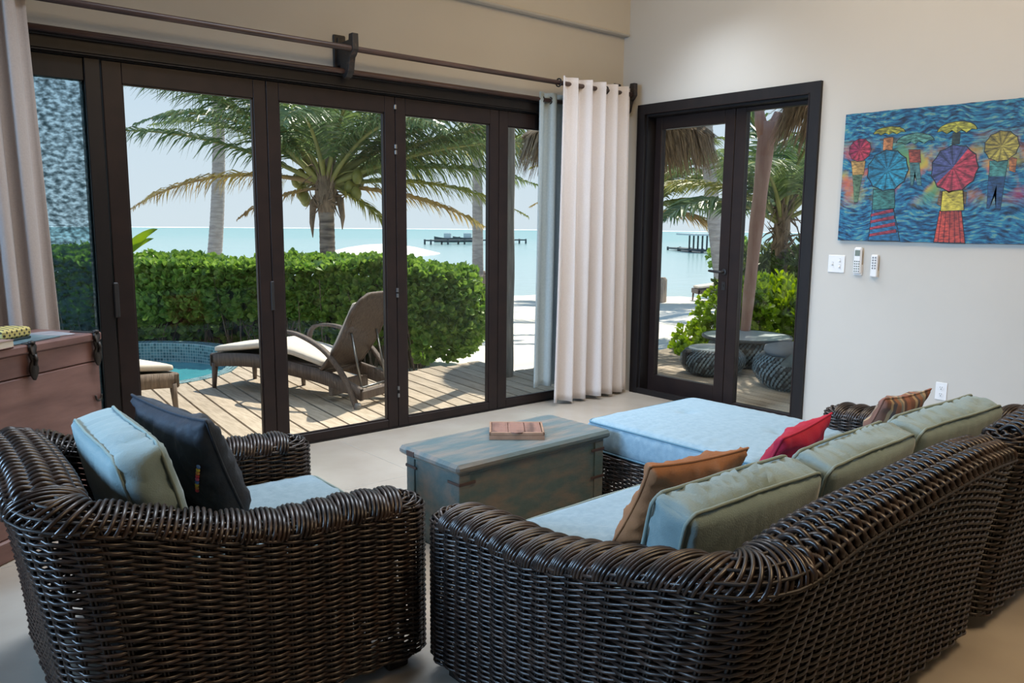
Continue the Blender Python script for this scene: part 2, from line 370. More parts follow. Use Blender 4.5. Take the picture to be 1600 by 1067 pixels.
# ------------------------------------------------------------------ room shell
XB = -0.13; CEIL = 4.25; XL = -9.0; YB = -8.0
fl = boxo('floor', (XL, YB, -.12), (.02, .03, 0), M_floor); tag(fl, kind='structure')
for nm, a, b in (('joint_line', (-3.02, -.06, 0), (-3.014, -4.0, .0006)), ('joint_line', (-5.3, -1.02, 0), (XB, -1.026, .0006)), ('joint_line', (-1.42, -.06, 0), (-1.414, -2.0, .0006))):
    boxo(nm, a, b, mat('joint_' + str(random.random()), (.36, .33, .29), .6), fl)
w = MB()   # window wall: pieces round the opening
w.box((XL, 0.0, 0), (-5.42, .22, 3.13)).box((-.62, 0.0, 0), (XB, .22, 3.13)).box((-5.42, 0.0, 2.44), (-.62, .22, 3.13)).box((XL, -.062, 3.13), (XB, .22, CEIL))
wA = w.build('wall_front', M_wall); tag(wA, kind='structure')
w = MB()
w.box((XB, -1.86, 0), (.09, YB, CEIL)).box((XB, -.26, 0), (.09, .22, CEIL)).box((XB, -.26, 2.47), (.09, -1.86, CEIL))
tag(w.build('wall_right', M_wall), kind='structure')
tag(boxo('wall_left', (XL - .15, YB, 0), (XL, .22, CEIL), M_wall), kind='structure')
tag(boxo('wall_back', (XL, YB - .15, 0), (.09, YB, CEIL), M_wall), kind='structure')
tag(boxo('ceiling', (XL, YB, CEIL), (.09, .22, CEIL + .12), M_ceil), kind='structure')
tag(MB().box((XL, -.075, 3.118), (XB, -.0, 3.14), .01).build('trim_1', M_wall), kind='structure')

tag(boxo('added_eave', (XL, .22, 2.78), (.09, .98, 2.88), M_ceil), kind='structure')  # unseen overhang, added to stop sun streaks on the floor behind the folding doors
tag(boxo('added_eave', (.09, YB, 2.92), (1.75, .98, 3.02), M_ceil), kind='structure')  # unseen overhang, added to block sun coming in through the glass door
# window_1: folding glazed doors in the front wall
win = empty('window_1'); tag(win, kind='structure')
f = MB(); f.box((-5.44, -.03, 2.37), (-.60, .10, 2.46)).box((-5.44, -.03, 0), (-5.36, .10, 2.37)).box((-.68, -.03, 0), (-.60, .10, 2.37)).box((-5.44, -.03, 0), (-.60, .10, .012))
f.box((-4.475, -.035, 0), (-4.395, .09, 2.37), .004)
f.build('window_frame', M_frame, win)
f = MB(); f.box((-5.5, -.055, 2.385), (-.58, -.0, 2.475), .006).box((-5.5, -.066, 2.455), (-.58, -.0, 2.475), .003).box((-5.5, -.060, 2.378), (-.58, -.0, 2.386), .002)
f.build('casing', M_frame, win)
LEAVES = [(-4.386, -3.448, -4.284, -3.529), (-3.444, -2.507, -3.3625, -2.590), (-2.503, -1.564, -2.420, -1.651), (-1.560, -.69, -1.472, -.77)]
ZT, ZBm = 2.2555, .072
for i, (x0, x1, g0, g1) in enumerate(LEAVES):
    lf = MB(); y0, y1 = -.026, .030
    lf.box((x0, y0, .012), (g0, y1, 2.368), .003).box((g1, y0, .012), (x1, y1, 2.368), .003).box((g0, y0, ZT), (g1, y1, 2.368), .003).box((g0, y0, .012), (g1, y1, ZBm), .003)
    for (a, b) in (((g0, y0 + .008, ZBm), (g0 + .008, y0 + .03, ZT)), ((g1 - .008, y0 + .008, ZBm), (g1, y0 + .03, ZT)), ((g0, y0 + .008, ZT - .008), (g1, y0 + .03, ZT)), ((g0, y0 + .008, ZBm), (g1, y0 + .03, ZBm + .008))): lf.box(a, b)
    L = lf.build('window_leaf', M_frame2, win)
    boxo('pane', (g0, -.003, ZBm), (g1, .003, ZT), M_glass, L)
for z in (2.30, 2.03, 1.99, 1.02, .98, .30, .245):
    MB().tube([(-2.505, -.030, z - .014), (-2.505, -.030, z + .014)], .009, 8).build('hinge_pin', M_metal, win)
MB().box((-3.46, -.034, .93), (-3.435, -.024, 1.12), .004).build('lock_plate', M_black, win)
MB().box((-4.40, -.05, .95), (-4.37, -.024, 1.15), .006).build('flush_pull', M_black, win)
# mottled side panel
f = MB(); f.box((-5.36, -.02, .012), (-5.28, .04, 2.368), .003).box((-4.47 - .0, -.02, .012), (-4.475 + .0, .04, 2.368)).box((-5.28, -.02, 2.25), (-4.475, .04, 2.368), .003).box((-5.28, -.02, .012), (-4.475, .04, .09), .003)
L = f.build('window_leaf', M_frame, win); boxo('pane', (-5.28, .0, .09), (-4.475, .012, 2.25), M_screen, L)

# door_1 in the right wall
dr = empty('door_1'); tag(dr, kind='structure')
c = MB()
def bevtrim(mb, pts_in, pts_out, x0, x1):
    pass
yi0, yi1, zi = -.285, -1.815, 2.445; yo0, yo1, zo = -.205, -1.898, 2.522
for quad in (((yo0, 0), (yi0, 0), (yi0, zi), (yo0, zo)), ((yi1, 0), (yo1, 0), (yo1, zo), (yi1, zi)), ((yo0, zo), (yi0, zi), (yi1, zi), (yo1, zo))):
    P = np.array([(XB - .030, y, z) for y, z in quad] + [(XB + .005, y, z) for y, z in quad])
    c.add(P, [(0, 1, 2, 3), (7, 6, 5, 4), (0, 4, 5, 1), (1, 5, 6, 2), (2, 6, 7, 3), (3, 7, 4, 0)])
c.build('casing', M_frame, dr)
MB().box((XB - .034, yi1, zi - .006), (XB - .02, yi0, zi + .002)).box((XB - .034, yi1 - .002, 0), (XB - .02, yi1 + .006, zi)).build('casing_bead', M_frame2, dr)
f = MB(); f.box((XB, -1.86, 2.42), (.08, -.26, 2.47)).box((XB, -1.86, 0), (.08, -1.82, 2.42)).box((XB, -.30, 0), (.08, -.26, 2.42)).box((XB, -1.82, 0), (.08, -.30, .015))
f.build('door_frame', M_frame, dr)
MB().box((XB - .028, -1.1, 0), (XB + .0, -.285, .05), .004).build('kick_strip', M_frame, dr)
def leaf(y0, y1, g0, g1, zt, zb, name):
    lf = MB(); x0, x1 = -.03, .03
    lf.box((x0, y0, .015), (x1, g0, 2.42), .003).box((x0, g1, .015), (x1, y1, 2.42), .003).box((x0, g0, zt), (x1, g1, 2.42), .003).box((x0, g0, .015), (x1, g1, zb), .003)
    L = lf.build(name, M_frame2, dr); boxo('pane', (-.003, g0, zb), (.003, g1, zt), M_glass, L); return L
L1 = leaf(-.165 - .14, -1.112, -.372, -1.017, 2.315, .166, 'door_leaf')
# glass of the opening leaf runs to the calibrated edge; deep bottom rail
leaf(-1.116, -1.82, -1.212, -1.745, 2.389, .054, 'fixed_light')
h = MB(); h.tube([(-.03, -1.075, 1.125), (-.085, -1.075, 1.125)], .010, 10).tube(interp_path([(-.080, -1.078, 1.125), (-.086, -1.05, 1.127), (-.086, -.96, 1.132)], 10), [.011] * 8 + [.010, .008], 10)
hh = h.build('door_handle', M_black, L1, True)
MB().lathe([(.024, 0), (.026, .004), (.024, .010), (0.012, .012)], (0, 0, 0), 20).build('rose', M_black, hh).matrix_local = Matrix.Translation((-.030, -1.075, 1.125)) @ Matrix.Rotation(-PI / 2, 4, 'Y')
MB().box((-.036, -1.092, .975), (-.030, -1.058, 1.045), .006).box((-.042, -1.080, 1.0), (-.036, -1.070, 1.025), .002).build('keyhole_plate', M_black, L1)

# ------------------------------------------------------------------ curtain rods and curtains
rod = empty('curtain_rod', (-2.95, -.1, 2.47)); tag(rod, 'dark double wooden curtain rod on carved brackets above the folding doors', 'curtain rod')
def local(mb, parent): 
    o = Vector(parent.location); mb.V = [v - np.array(o) for v in mb.V]; return mb
local(MB().tube([(-5.9, -.2, 2.605), (-.24, -.2, 2.605)], .0185, 14), rod).build('rod', M_rod, rod, True)
local(MB().tube([(-5.9, -.1, 2.478), (-.24, -.1, 2.478)], .0175, 14), rod).build('rod', M_rod, rod, True)
def bracket(x):
    prof = [(-.0, 2.70), (-.03, 2.70), (-.03, 2.66), (-.17, 2.665), (-.175, 2.70), (-.225, 2.70), (-.228, 2.60), (-.205, 2.57), (-.185, 2.555), (-.175, 2.52), (-.165, 2.47), (-.13, 2.435), (-.10, 2.43), (-.09, 2.445), (-.06, 2.46), (-.055, 2.52), (-.0, 2.52)]
    P = np.array(prof); n = len(P); hw = .022
    V = np.vstack([np.c_[np.full(n, x - hw), P], np.c_[np.full(n, x + hw), P]])
    me = bpy.data.meshes.new('bracket'); me.from_pydata([tuple(v - np.array(rod.location)) for v in V], [], [tuple(range(n))[::-1], tuple(range(n, 2 * n))] + [(i, (i + 1) % n, n + (i + 1) % n, n + i) for i in range(n)])
    b = link('bracket', me, M_bracket, rod)
    md = b.modifiers.new('bev', 'BEVEL'); md.width = .004; md.segments = 2
    local(MB().box((x - .045, -.018, 2.47), (x + .045, 0, 2.72), .006), rod).build('wall_plate', M_bracket, b)
bracket(-2.92); bracket(-.215); bracket(-5.25)

def curtain(name, x0, x1, y, zt, zb, amp, nf, m, flare=0.0, seed=0, ytop=None, xskew=0.0):
    r = random.Random(seed); nx, nz = nf * 12, 46
    ph = [r.uniform(0, 6) for _ in range(6)]; V = []
    us = np.linspace(0, 1, nx); ts = np.linspace(0, 1, nz)
    for t in ts:
        z = zt + (zb - zt) * t
        sharp = 1 - .35 * t
        warp = us + .046 * np.sin(us * 8 + ph[0]) + .014 * np.sin(us * 15 + ph[5]) + .010 * np.sin(us * 21 + ph[1] + t * 1.4)
        x = x0 + (x1 - x0) * warp + flare * (us - .5) * t + xskew * t
        fold = np.sin(warp * nf * 2 * PI + ph[2]); fold = np.sign(fold) * np.abs(fold) ** .75
        a = amp * (.75 + .35 * np.sin(us * 7 + ph[3])) * (1 + .25 * t)
        yy = y + a * fold + .012 * np.sin(us * 17 + t * 3 + ph[4]) * t
        x = x + .35 * amp * np.cos(warp * nf * 4 * PI + ph[2]) * .5
        V.append(np.stack([x, yy, np.full(nx, z) + .006 * np.sin(us * 13 + ph[5]) * t], -1))
    V = np.array(V).reshape(-1, 3)
    i = np.arange(nz - 1)[:, None] * nx + np.arange(nx - 1)[None]; i = i.ravel()
    me = mesh_np(V, np.stack([i, i + 1, i + nx + 1, i + nx], -1)); o = link(name, me, m)
    md = o.modifiers.new('t', 'SOLIDIFY'); md.thickness = .003
    return o
c1 = curtain('curtain', -1.14, -.25, -.215, 2.655, .028, .050, 6, M_curt, seed=3, flare=.06)
tag(c1, 'white linen curtain gathered on the front rod between folding doors and corner', 'curtain')
for x in (-1.10, -.56, -.50):
    a = np.linspace(0, 2 * PI, 16, endpoint=False); MB().tube(np.stack([np.full(16, x), -.2 + .030 * np.cos(a), 2.605 + .030 * np.sin(a)], -1), .006, 6, closed=True).build('grommet', M_black, c1, True)
c2 = curtain('curtain', -1.20, -.80, -.10, 2.535, .155, .026, 3, M_curtG, seed=5, flare=.04)
tag(c2, 'short grey lining curtain on the back rod behind the white one', 'curtain')
for x in (-1.185, -1.10):
    a = np.linspace(0, 2 * PI, 16, endpoint=False); MB().tube(np.stack([np.full(16, x), -.1 + .026 * np.cos(a), 2.478 + .026 * np.sin(a)], -1), .005, 6, closed=True).build('grommet', M_black, c2, True)
c3 = curtain('curtain', -5.62, -4.715, -.195, 2.655, .03, .035, 8, M_curtL, seed=11, flare=.02, xskew=.055)
tag(c3, 'beige linen curtain hanging at the far left behind the reddish wooden chest', 'curtain')

# ------------------------------------------------------------------ wicker
def tubes(P, Nn, r, K=6, caps=False):
    """P (M,N,3) rows of points, Nn (M,N,3) surface normals"""
    M, N, _ = P.shape
    T = np.gradient(P, axis=1); T /= np.linalg.norm(T, axis=2, keepdims=True) + 1e-9
    B = np.cross(T, Nn); B /= np.linalg.norm(B, axis=2, keepdims=True) + 1e-9
    N2 = np.cross(B, T)
    a = np.linspace(0, 2 * PI, K, endpoint=False)
    V = P[:, :, None] + r * (np.cos(a)[None, None, :, None] * N2[:, :, None] + np.sin(a)[None, None, :, None] * B[:, :, None])
    V = V.reshape(-1, 3)
    m, n, k = np.meshgrid(np.arange(M), np.arange(N - 1), np.arange(K), indexing='ij')
    k2 = (k + 1) % K; base = m * N * K
    Q = np.stack([base + n * K + k, base + n * K + k2, base + (n + 1) * K + k2, base + (n + 1) * K + k], -1).reshape(-1, 4)
    return V, Q

class WickerWall:
    """centre line (x,y,H,flare) -> woven wall with rounded ends and a rolled top"""
    def __init__(s, pts, half, z0, flare_dir=None, roll=.070):
        # pts list of (x,y,H,flare); corners already sampled
        P = np.asarray(pts, float); d = np.r_[0, np.cumsum(np.linalg.norm(np.diff(P[:, :2], axis=0), axis=1))]
        n = int(d[-1] / .0155) + 1; u = np.linspace(0, d[-1], n); s.L = d[-1]
        s.C = np.stack([np.interp(u, d, P[:, k]) for k in range(4)], -1); s.u = u
        # smooth H and xy
        for k in range(4):
            pad = 3 if k < 2 else 10; q = np.r_[[s.C[0, k]] * pad, s.C[:, k], [s.C[-1, k]] * pad]; q = np.convolve(q, np.ones(2 * pad + 1) / (2 * pad + 1), 'valid')
            if k >= 2: s.C[:, k] = q
            else:
                w_ = np.minimum(1, np.minimum(np.arange(n), np.arange(n)[::-1]) / pad); s.C[:, k] = s.C[:, k] * (1 - w_) + q * w_
        T = np.gradient(s.C[:, :2], axis=0); T /= np.linalg.norm(T, axis=1)[:, None]; s.T = T
        s.Nout = np.stack([T[:, 1], -T[:, 0]], -1)    # right-hand side of travel = outside
        s.half = half; s.z0 = z0; s.roll = roll
        s.fd = np.array(flare_dir) if flare_dir is not None else np.zeros(2)
    def loop(s, hf):
        C, Nn, T = s.C, s.Nout, s.T; a = np.linspace(0, PI, max(5, int(PI * hf / .0155)))[1:-1]
        e0 = [(C[-1, :2], math.cos(x) * Nn[-1] + math.sin(x) * T[-1], C[-1, 2], C[-1, 3]) for x in a]
        e1 = [(C[0, :2], -math.cos(x) * Nn[0] - math.sin(x) * T[0], C[0, 2], C[0, 3]) for x in a]
        seq = [(C[i, :2], Nn[i], C[i, 2], C[i, 3]) for i in range(len(C))] + e0 + [(C[i, :2], -Nn[i], C[i, 2], C[i, 3]) for i in range(len(C) - 1, -1, -1)] + e1
        seq.append(seq[0])
        c = np.array([q[0] for q in seq]); n = np.array([q[1] for q in seq]); H = np.array([q[2] for q in seq]); fl = np.array([q[3] for q in seq])
        return c, n, H, fl
    def weave(s, rows=None, pitch=.0112, ds=.060, amp=.0088, r=.0050, inner_from=None):
        c, n, H, fl = s.loop(s.half)
        base = c + n * s.half
        d = np.r_[0, np.cumsum(np.linalg.norm(np.diff(base, axis=0), axis=1))]; ns = round(d[-1] / ds / 2) * 2; ph = d / d[-1] * ns
        Hm = float(np.max(H)); R = int((np.mean(H) - s.z0) / pitch)
        V_, Q_, off = [], [], 0
        top = s.roll * .55
        rows = R + 1
        Pall = []; Nall = []
        for j in range(rows + 7):
            if j <= rows: t = j / rows; z = s.z0 + (H - top - s.z0) * t; hf = s.half; nz = 0
            else:
                b = (j - rows) / 7 * PI / 2 * .9; z = H - top + (top * .86) * math.sin(b); hf = s.half * (math.cos(b) * .96 + .02); nz = math.sin(b)
            o = amp * np.cos(PI * (ph + j)) 
            jit = .0012 * np.sin(ph * 1.7 + j * 2.1)
            tz = np.clip((z - s.z0) / (H - s.z0), 0, 1)
            xy = c + n * (hf + o[:, None] * (1 - nz)) + s.fd * (fl * tz ** 1.6)[:, None]
            Pall.append(np.c_[xy, z + jit + o * nz]); nn = np.c_[n * math.sqrt(max(0, 1 - nz * nz)), np.full(len(n), nz)]; Nall.append(nn)
        P = np.array(Pall); Nn = np.array(Nall)
        return tubes(P, Nn, r), (c, n, H, fl, ph, ns, top)
    def stakes(s, info, r=.0050):
        c, n, H, fl, ph, ns, top = info; out = []; nn = []
        for k in range(int(ns)):
            i = np.interp(k, ph, np.arange(len(ph))); i0 = int(i)
            for dd in (-.005, .005):
                tt = np.array([-n[i0][1], n[i0][0]]); z = np.linspace(s.z0, H[i0] - top * .6, 14); tz = (z - s.z0) / (H[i0] - s.z0)
                xy = c[i0] + n[i0] * s.half + tt * dd + s.fd * (fl[i0] * tz ** 1.6)[:, None]
                out.append(np.c_[xy, z]); nn.append(np.tile([*n[i0], 0], (14, 1)))
        return tubes(np.array(out), np.array(nn), r, 4)
    def across(s, u0, u1, pitch=.0125, style='rope', period=.09, r=.0058, ext=.006, amp=.006, nphi=22, wide=1.0):
        """strands crossing the rolled top from outside to inside"""
        us = np.arange(u0, u1, pitch); top = s.roll * .55
        if style == 'check': nphi = 40
        phi = np.linspace(-.56 * PI, .56 * PI, nphi)      # 0 = top, negative = outside
        P = []; Nn = []
        for j, u in enumerate(us):
            shift = (phi / (1.12 * PI)) * (period * .9 if style == 'rope' else .0)
            uu = np.clip(u + shift, 0.0, s.L)
            C = np.stack([np.interp(uu, s.u, s.C[:, k]) for k in range(4)], -1); No = np.stack([np.interp(uu, s.u, s.Nout[:, k]) for k in range(2)], -1)
            No /= np.linalg.norm(No, axis=1)[:, None]
            if style == 'rope':
                gph = (uu % period) / period; hump = np.abs(np.sin(PI * gph)) ** .7
                bul = ext + .015 * hump - .002
            else:
                bul = ext + amp * np.cos(PI * (phi / (1.12 * PI) * 6 + j)) + .004
            a = (s.half * wide * .95 + bul * .7); sphi = np.sin(phi); cph = np.cos(phi)
            xy = C[:, :2] + No * (-sphi * a)[:, None]
            z = C[:, 2] - top + np.where(cph > 0, cph * (top + bul), cph * .05)
            xy = xy + s.fd * (C[:, 3])[:, None]
            P.append(np.c_[xy, z]); Nn.append(np.c_[No * (-sphi)[:, None], cph])
        if not P: return None
        P = np.array(P); Nn = np.array(Nn); return tubes(P, Nn, r)
    def lengthwise(s, u0, u1, n=7, r=.005, ext=.012):
        us = np.linspace(u0, u1, max(3, int((u1 - u0) / .03))); top = s.roll * .55; P = []; Nn = []
        C = np.stack([np.interp(us, s.u, s.C[:, k]) for k in range(4)], -1); No = np.stack([np.interp(us, s.u, s.Nout[:, k]) for k in range(2)], -1)
        for ph in np.linspace(-.5 * PI, .5 * PI, n):
            a = s.half + ext; xy = C[:, :2] + No * (-math.sin(ph) * a) + s.fd * (C[:, 3])[:, None]
            P.append(np.c_[xy, C[:, 2] - top + math.cos(ph) * (top + ext)]); Nn.append(np.c_[No * (-math.sin(ph)), np.full(len(us), math.cos(ph))])
        return tubes(np.array(P), np.array(Nn), r, 4)

def merge(parts):
    V, Q, o = [], [], 0
    for p in parts:
        if p is None: continue
        V.append(p[0]); Q.append(p[1] + o); o += len(p[0])
    return np.vstack(V), np.vstack(Q)

def arc(cx, cy, r, a0, a1, n=7):
    return [(cx + r * math.cos(a), cy + r * math.sin(a)) for a in np.linspace(a0, a1, n)]

def build_wicker(root, WW, tops):
    (V, Q), info = WW.weave()
    o = np.array(root.location)
    o1 = link('woven_side', mesh_np(V - o, Q), M_wick, root); tag(o1, kind='stuff')
    V, Q = WW.stakes(info); o2 = link('stakes', mesh_np(V - o, Q), M_wickS, root); tag(o2, kind='stuff')
    parts = [WW.across(*a[:2], **a[2]) for a in tops]
    V, Q = merge(parts); o3 = link('rolled_top', mesh_np(V - o, Q), M_wick, root); tag(o3, kind='stuff')
    return o1

def simple_weave(root, P0, P1, z0, z1, nrm, name='woven_panel', amp=.0055, pitch=.011, ds=.06):
    P0 = np.array(P0, float); P1 = np.array(P1, float); Lg = np.linalg.norm(P1 - P0); N = int(Lg / .015) + 2; t = np.linspace(0, 1, N)
    rows = int((z1 - z0) / pitch); n3 = np.array([*nrm, 0.0]); P = []; 
    for j in range(rows + 1):
        xy = P0 + (P1 - P0) * t[:, None]; o = amp * np.cos(PI * (t * round(Lg / ds) + j))
        P.append(np.c_[xy + n3[:2] * o[:, None], np.full(N, z0 + (z1 - z0) * j / rows)])
    P = np.array(P); Nn = np.tile(n3, (P.shape[0], N, 1)); a = tubes(P, Nn, .0054)
    ks = np.arange(round(Lg / ds) + 1) / round(Lg / ds); S = []
    for k in ks:
        xy = P0 + (P1 - P0) * k; z = np.linspace(z0, z1, 4); S.append(np.c_[np.tile(xy, (4, 1)), z])
    S = np.array(S); b = tubes(S, np.tile(n3, (len(S), 4, 1)), .007, 5)
    V, Q = merge([a, b]); o = link(name, mesh_np(V - np.array(root.location), Q), M_wick, root); tag(o, kind='stuff'); return o

# ------------------------------------------------------------------ cushions
def cushion_mesh(a, b, c, r=.035, puff=.02, wr=.006, seed=0, dens=.03, folds=(1, 0), zw=1.0):
    """half sizes a,b,c ; rounded puffed box"""
    rg = random.Random(seed)
    nx, ny, nz = max(6, int(2 * a / dens)), max(6, int(2 * b / dens)), max(4, int(2 * c / dens))
    V = []; Q = []; base = 0
    def face(ax, sd, n1, n2):
        nonlocal base
        o1, o2 = [k for k in range(3) if k != ax]
        if ax == 1: o1, o2 = 2, 0
        u = np.linspace(-1, 1, n1 + 1); v = np.linspace(-1, 1, n2 + 1); U, Vv = np.meshgrid(u, v, indexing='ij')
        P = np.zeros((n1 + 1, n2 + 1, 3)); P[..., ax] = sd; P[..., o1] = U; P[..., o2] = Vv
        V.append(P.reshape(-1, 3)); i = (np.arange(n1)[:, None] * (n2 + 1) + np.arange(n2)[None]).ravel() + base
        q = np.stack([i, i + n2 + 1, i + n2 + 2, i + 1], -1)
        if sd < 0: q = q[:, ::-1]
        Q.append(q); base += (n1 + 1) * (n2 + 1)
    face(0, 1, ny, nz); face(0, -1, ny, nz); face(1, 1, nz, nx); face(1, -1, nz, nx); face(2, 1, nx, ny); face(2, -1, nx, ny)
    V = np.vstack(V); Q = np.vstack(Q); S = np.array([a, b, c]); P = V * S
    inner = np.clip(P, -(S - r), S - r); d = P - inner; ln = np.linalg.norm(d, axis=1); m = ln > 1e-9
    P[m] = inner[m] + d[m] / ln[m][:, None] * r
    u, v, w_ = V.T
    bell = (1 - u ** 2) ** .5 * (1 - v ** 2) ** .5 if True else 0
    bell = np.nan_to_num(np.sqrt(np.clip(1 - u ** 2, 0, 1)) * np.sqrt(np.clip(1 - v ** 2, 0, 1)))
    P[:, 2] += np.sign(w_) * (np.abs(w_) > .7) * puff * bell
    side = np.abs(w_) <= 1
    P[:, 0] += np.where(np.abs(u) > .99, np.sign(u) * puff * .5 * (1 - w_ ** 2) * np.sqrt(np.clip(1 - v ** 2, 0, 1)), 0)
    P[:, 1] += np.where(np.abs(v) > .99, np.sign(v) * puff * .5 * (1 - w_ ** 2) * np.sqrt(np.clip(1 - u ** 2, 0, 1)), 0)
    # fabric folds: warped ridges
    X, Y, Z = P.T; h = 0
    for k in range(7):
        th = math.atan2(folds[1], folds[0]) + rg.uniform(-.5, .5); fr = rg.uniform(34, 85); q = X * math.cos(th) + Y * math.sin(th) + Z * .7 * rg.uniform(-1, 1)
        pr = -X * math.sin(th) + Y * math.cos(th)
        wv = np.sin(q * fr + 2.2 * np.sin(pr * rg.uniform(3, 8) + rg.uniform(0, 6)) + rg.uniform(0, 6))
        env = .5 + .5 * np.sin(q * rg.uniform(3, 7) + rg.uniform(0, 6)) ; env *= .5 + .5 * np.sin(pr * rg.uniform(3, 8) + rg.uniform(0, 6))
        h = h + (1 - np.abs(wv)) ** 2 * env
    nrm = V / np.maximum(np.linalg.norm(V, axis=1)[:, None], 1e-6)
    big = np.abs(V) > .99; dirn = np.where(big, V, 0); dirn /= np.maximum(np.linalg.norm(dirn, axis=1)[:, None], 1e-6)
    A3 = np.abs(V); edge = np.ones(len(V))
    for k in range(3): edge *= np.where(A3[:, k] > .99, 1, 1 - np.clip(A3[:, k], 0, 1) ** (10 if k < 2 else 6))
    edge = edge * np.where(A3[:, 2] > .99, zw, 1)
    P += dirn * ((h - .8) * wr * edge)[:, None]
    return P, Q
def weld(o, d=.0006):
    md = o.modifiers.new('weld', 'WELD'); md.merge_threshold = d; return o
def rrect(a, b, r, z, n=6):
    pts = []
    for cx, cy, a0 in ((a - r, b - r, 0), (-a + r, b - r, PI / 2), (-a + r, -b + r, PI), (a - r, -b + r, 1.5 * PI)):
        for t in np.linspace(0, PI / 2, n): pts.append((cx + r * math.cos(a0 + t), cy + r * math.sin(a0 + t), z))
    # subdivide the straight runs
    P = np.array(pts); out = []
    for i in range(len(P)):
        q = P[(i + 1) % len(P)]; L = np.linalg.norm(q - P[i]); k = max(1, int(L / .04))
        for j in range(k): out.append(P[i] + (q - P[i]) * j / k)
    return np.array(out)
def cushion(name, loc, M, a, b, c, m, label, cat='cushion', puff=.02, wr=.006, seed=0, folds=(1, 0), dens=.022, group=None, sag=0.0, r=.035, zw=1.0):
    """M 3x3 columns = local axes (local z = thickness)"""
    P, Q = cushion_mesh(a, b, c, r, puff, wr, seed, dens, folds, zw)
    root = empty(name, loc)
    M3 = np.array(M, float).T if False else np.array(M, float)
    Pw = P @ M3.T
    o = weld(link('cover', mesh_np(Pw, Q), m, root))
    pm = MB(); rg = np.random.default_rng(seed)
    for sgn in (1, -1):
        rp_ = rrect(a - .004, b - .004, .045, sgn * (c - .012)); t = np.linspace(0, 2 * PI, len(rp_)); rp_[:, 2] += .0022 * np.sin(t * 5 + seed) + .0008 * np.sin(t * 17)
        pm.tube(rp_ @ M3.T, .0055, 6, closed=True)
    pm.build('piping', M_pipe, root, True)
    tag(root, label, cat, group); return root
def pillow(name, loc, rgt, up, a, b, T, m, label, seed=0, wr=.006, pipe=None, n=40, pipe_m=None):
    rgt = np.array(rgt, float); up = np.array(up, float); nr = np.cross(rgt, up)
    u = np.linspace(-1, 1, n); U, Vv = np.meshgrid(u, u, indexing='ij'); rg = random.Random(seed)
    x = a * U * (1 - .085 * (1 - Vv ** 2)); y = b * Vv * (1 - .085 * (1 - U ** 2))
    t = T * (np.clip((1 - U ** 2) * (1 - Vv ** 2), 0, 1)) ** .48
    h = 0
    for k in range(6):
        th = rg.uniform(0, PI); q = x * math.cos(th) + y * math.sin(th); p_ = -x * math.sin(th) + y * math.cos(th)
        h = h + (1 - np.abs(np.sin(q * rg.uniform(16, 34) + 1.5 * np.sin(p_ * rg.uniform(4, 9)) + rg.uniform(0, 6)))) ** 2 * (.5 + .5 * np.sin(p_ * 9 + rg.uniform(0, 6)))
    # puckers near the edges
    edge = np.maximum(np.abs(U), np.abs(Vv)); h = h * wr + wr * .3 * np.sin(np.where(np.abs(U) > np.abs(Vv), y, x) * 90) * np.clip((edge - .6) / .3, 0, 1) * np.clip((1 - edge) / .12, 0, 1)
    F1 = np.stack([x, y, t + h * (t > .004)], -1).reshape(-1, 3); F2 = np.stack([x, y, -t - h * (t > .004)], -1).reshape(-1, 3)
    i = (np.arange(n - 1)[:, None] * n + np.arange(n - 1)[None]).ravel(); q1 = np.stack([i, i + n, i + n + 1, i + 1], -1); q2 = q1[:, ::-1] + n * n
    A = np.stack([rgt, up, nr], 0); V = np.vstack([F1, F2]) @ A
    root = empty(name, loc); weld(link('cover', mesh_np(V, np.vstack([q1, q2])), m, root), .0008)
    ring = [(-1, v) for v in u] + [(v, 1) for v in u[1:]] + [(1, v) for v in u[::-1][1:]] + [(v, -1) for v in u[::-1][1:-1]]
    rp_ = np.array([(a * p * (1 - .085 * (1 - q * q)), b * q * (1 - .085 * (1 - p * p)), 0) for p, q in ring])
    MB().tube(rp_ @ A, .0045, 6, closed=True).build('piping', pipe_m or m, root, True)
    tag(root, label, 'pillow'); root['A'] = 0; return root, A

# ------------------------------------------------------------------ sofa, section with the left arm
def corner_pts(p0, pc, p1, r, hs):
    """p0 -> corner pc -> p1 ; hs: list of (t,H,flare) as function of fraction along"""
    p0, pc, p1 = map(np.array, (p0, pc, p1)); d0 = (pc - p0) / np.linalg.norm(pc - p0); d1 = (p1 - pc) / np.linalg.norm(p1 - pc)
    a = pc - d0 * r; b = pc + d1 * r; out = [p0 + (a - p0) * t for t in np.linspace(0, 1, 12)]
    for t in np.linspace(0, 1, 9)[1:-1]: out.append((1 - t) ** 2 * a + 2 * t * (1 - t) * pc + t * t * b)
    out += [b + (p1 - b) * t for t in np.linspace(0, 1, 12)]
    out = np.array(out); d = np.r_[0, np.cumsum(np.linalg.norm(np.diff(out, axis=0), axis=1))]; hs = np.array(hs)
    return np.c_[out, np.interp(d, hs[:, 0], hs[:, 1]), np.interp(d, hs[:, 0], hs[:, 2])], d[-1]

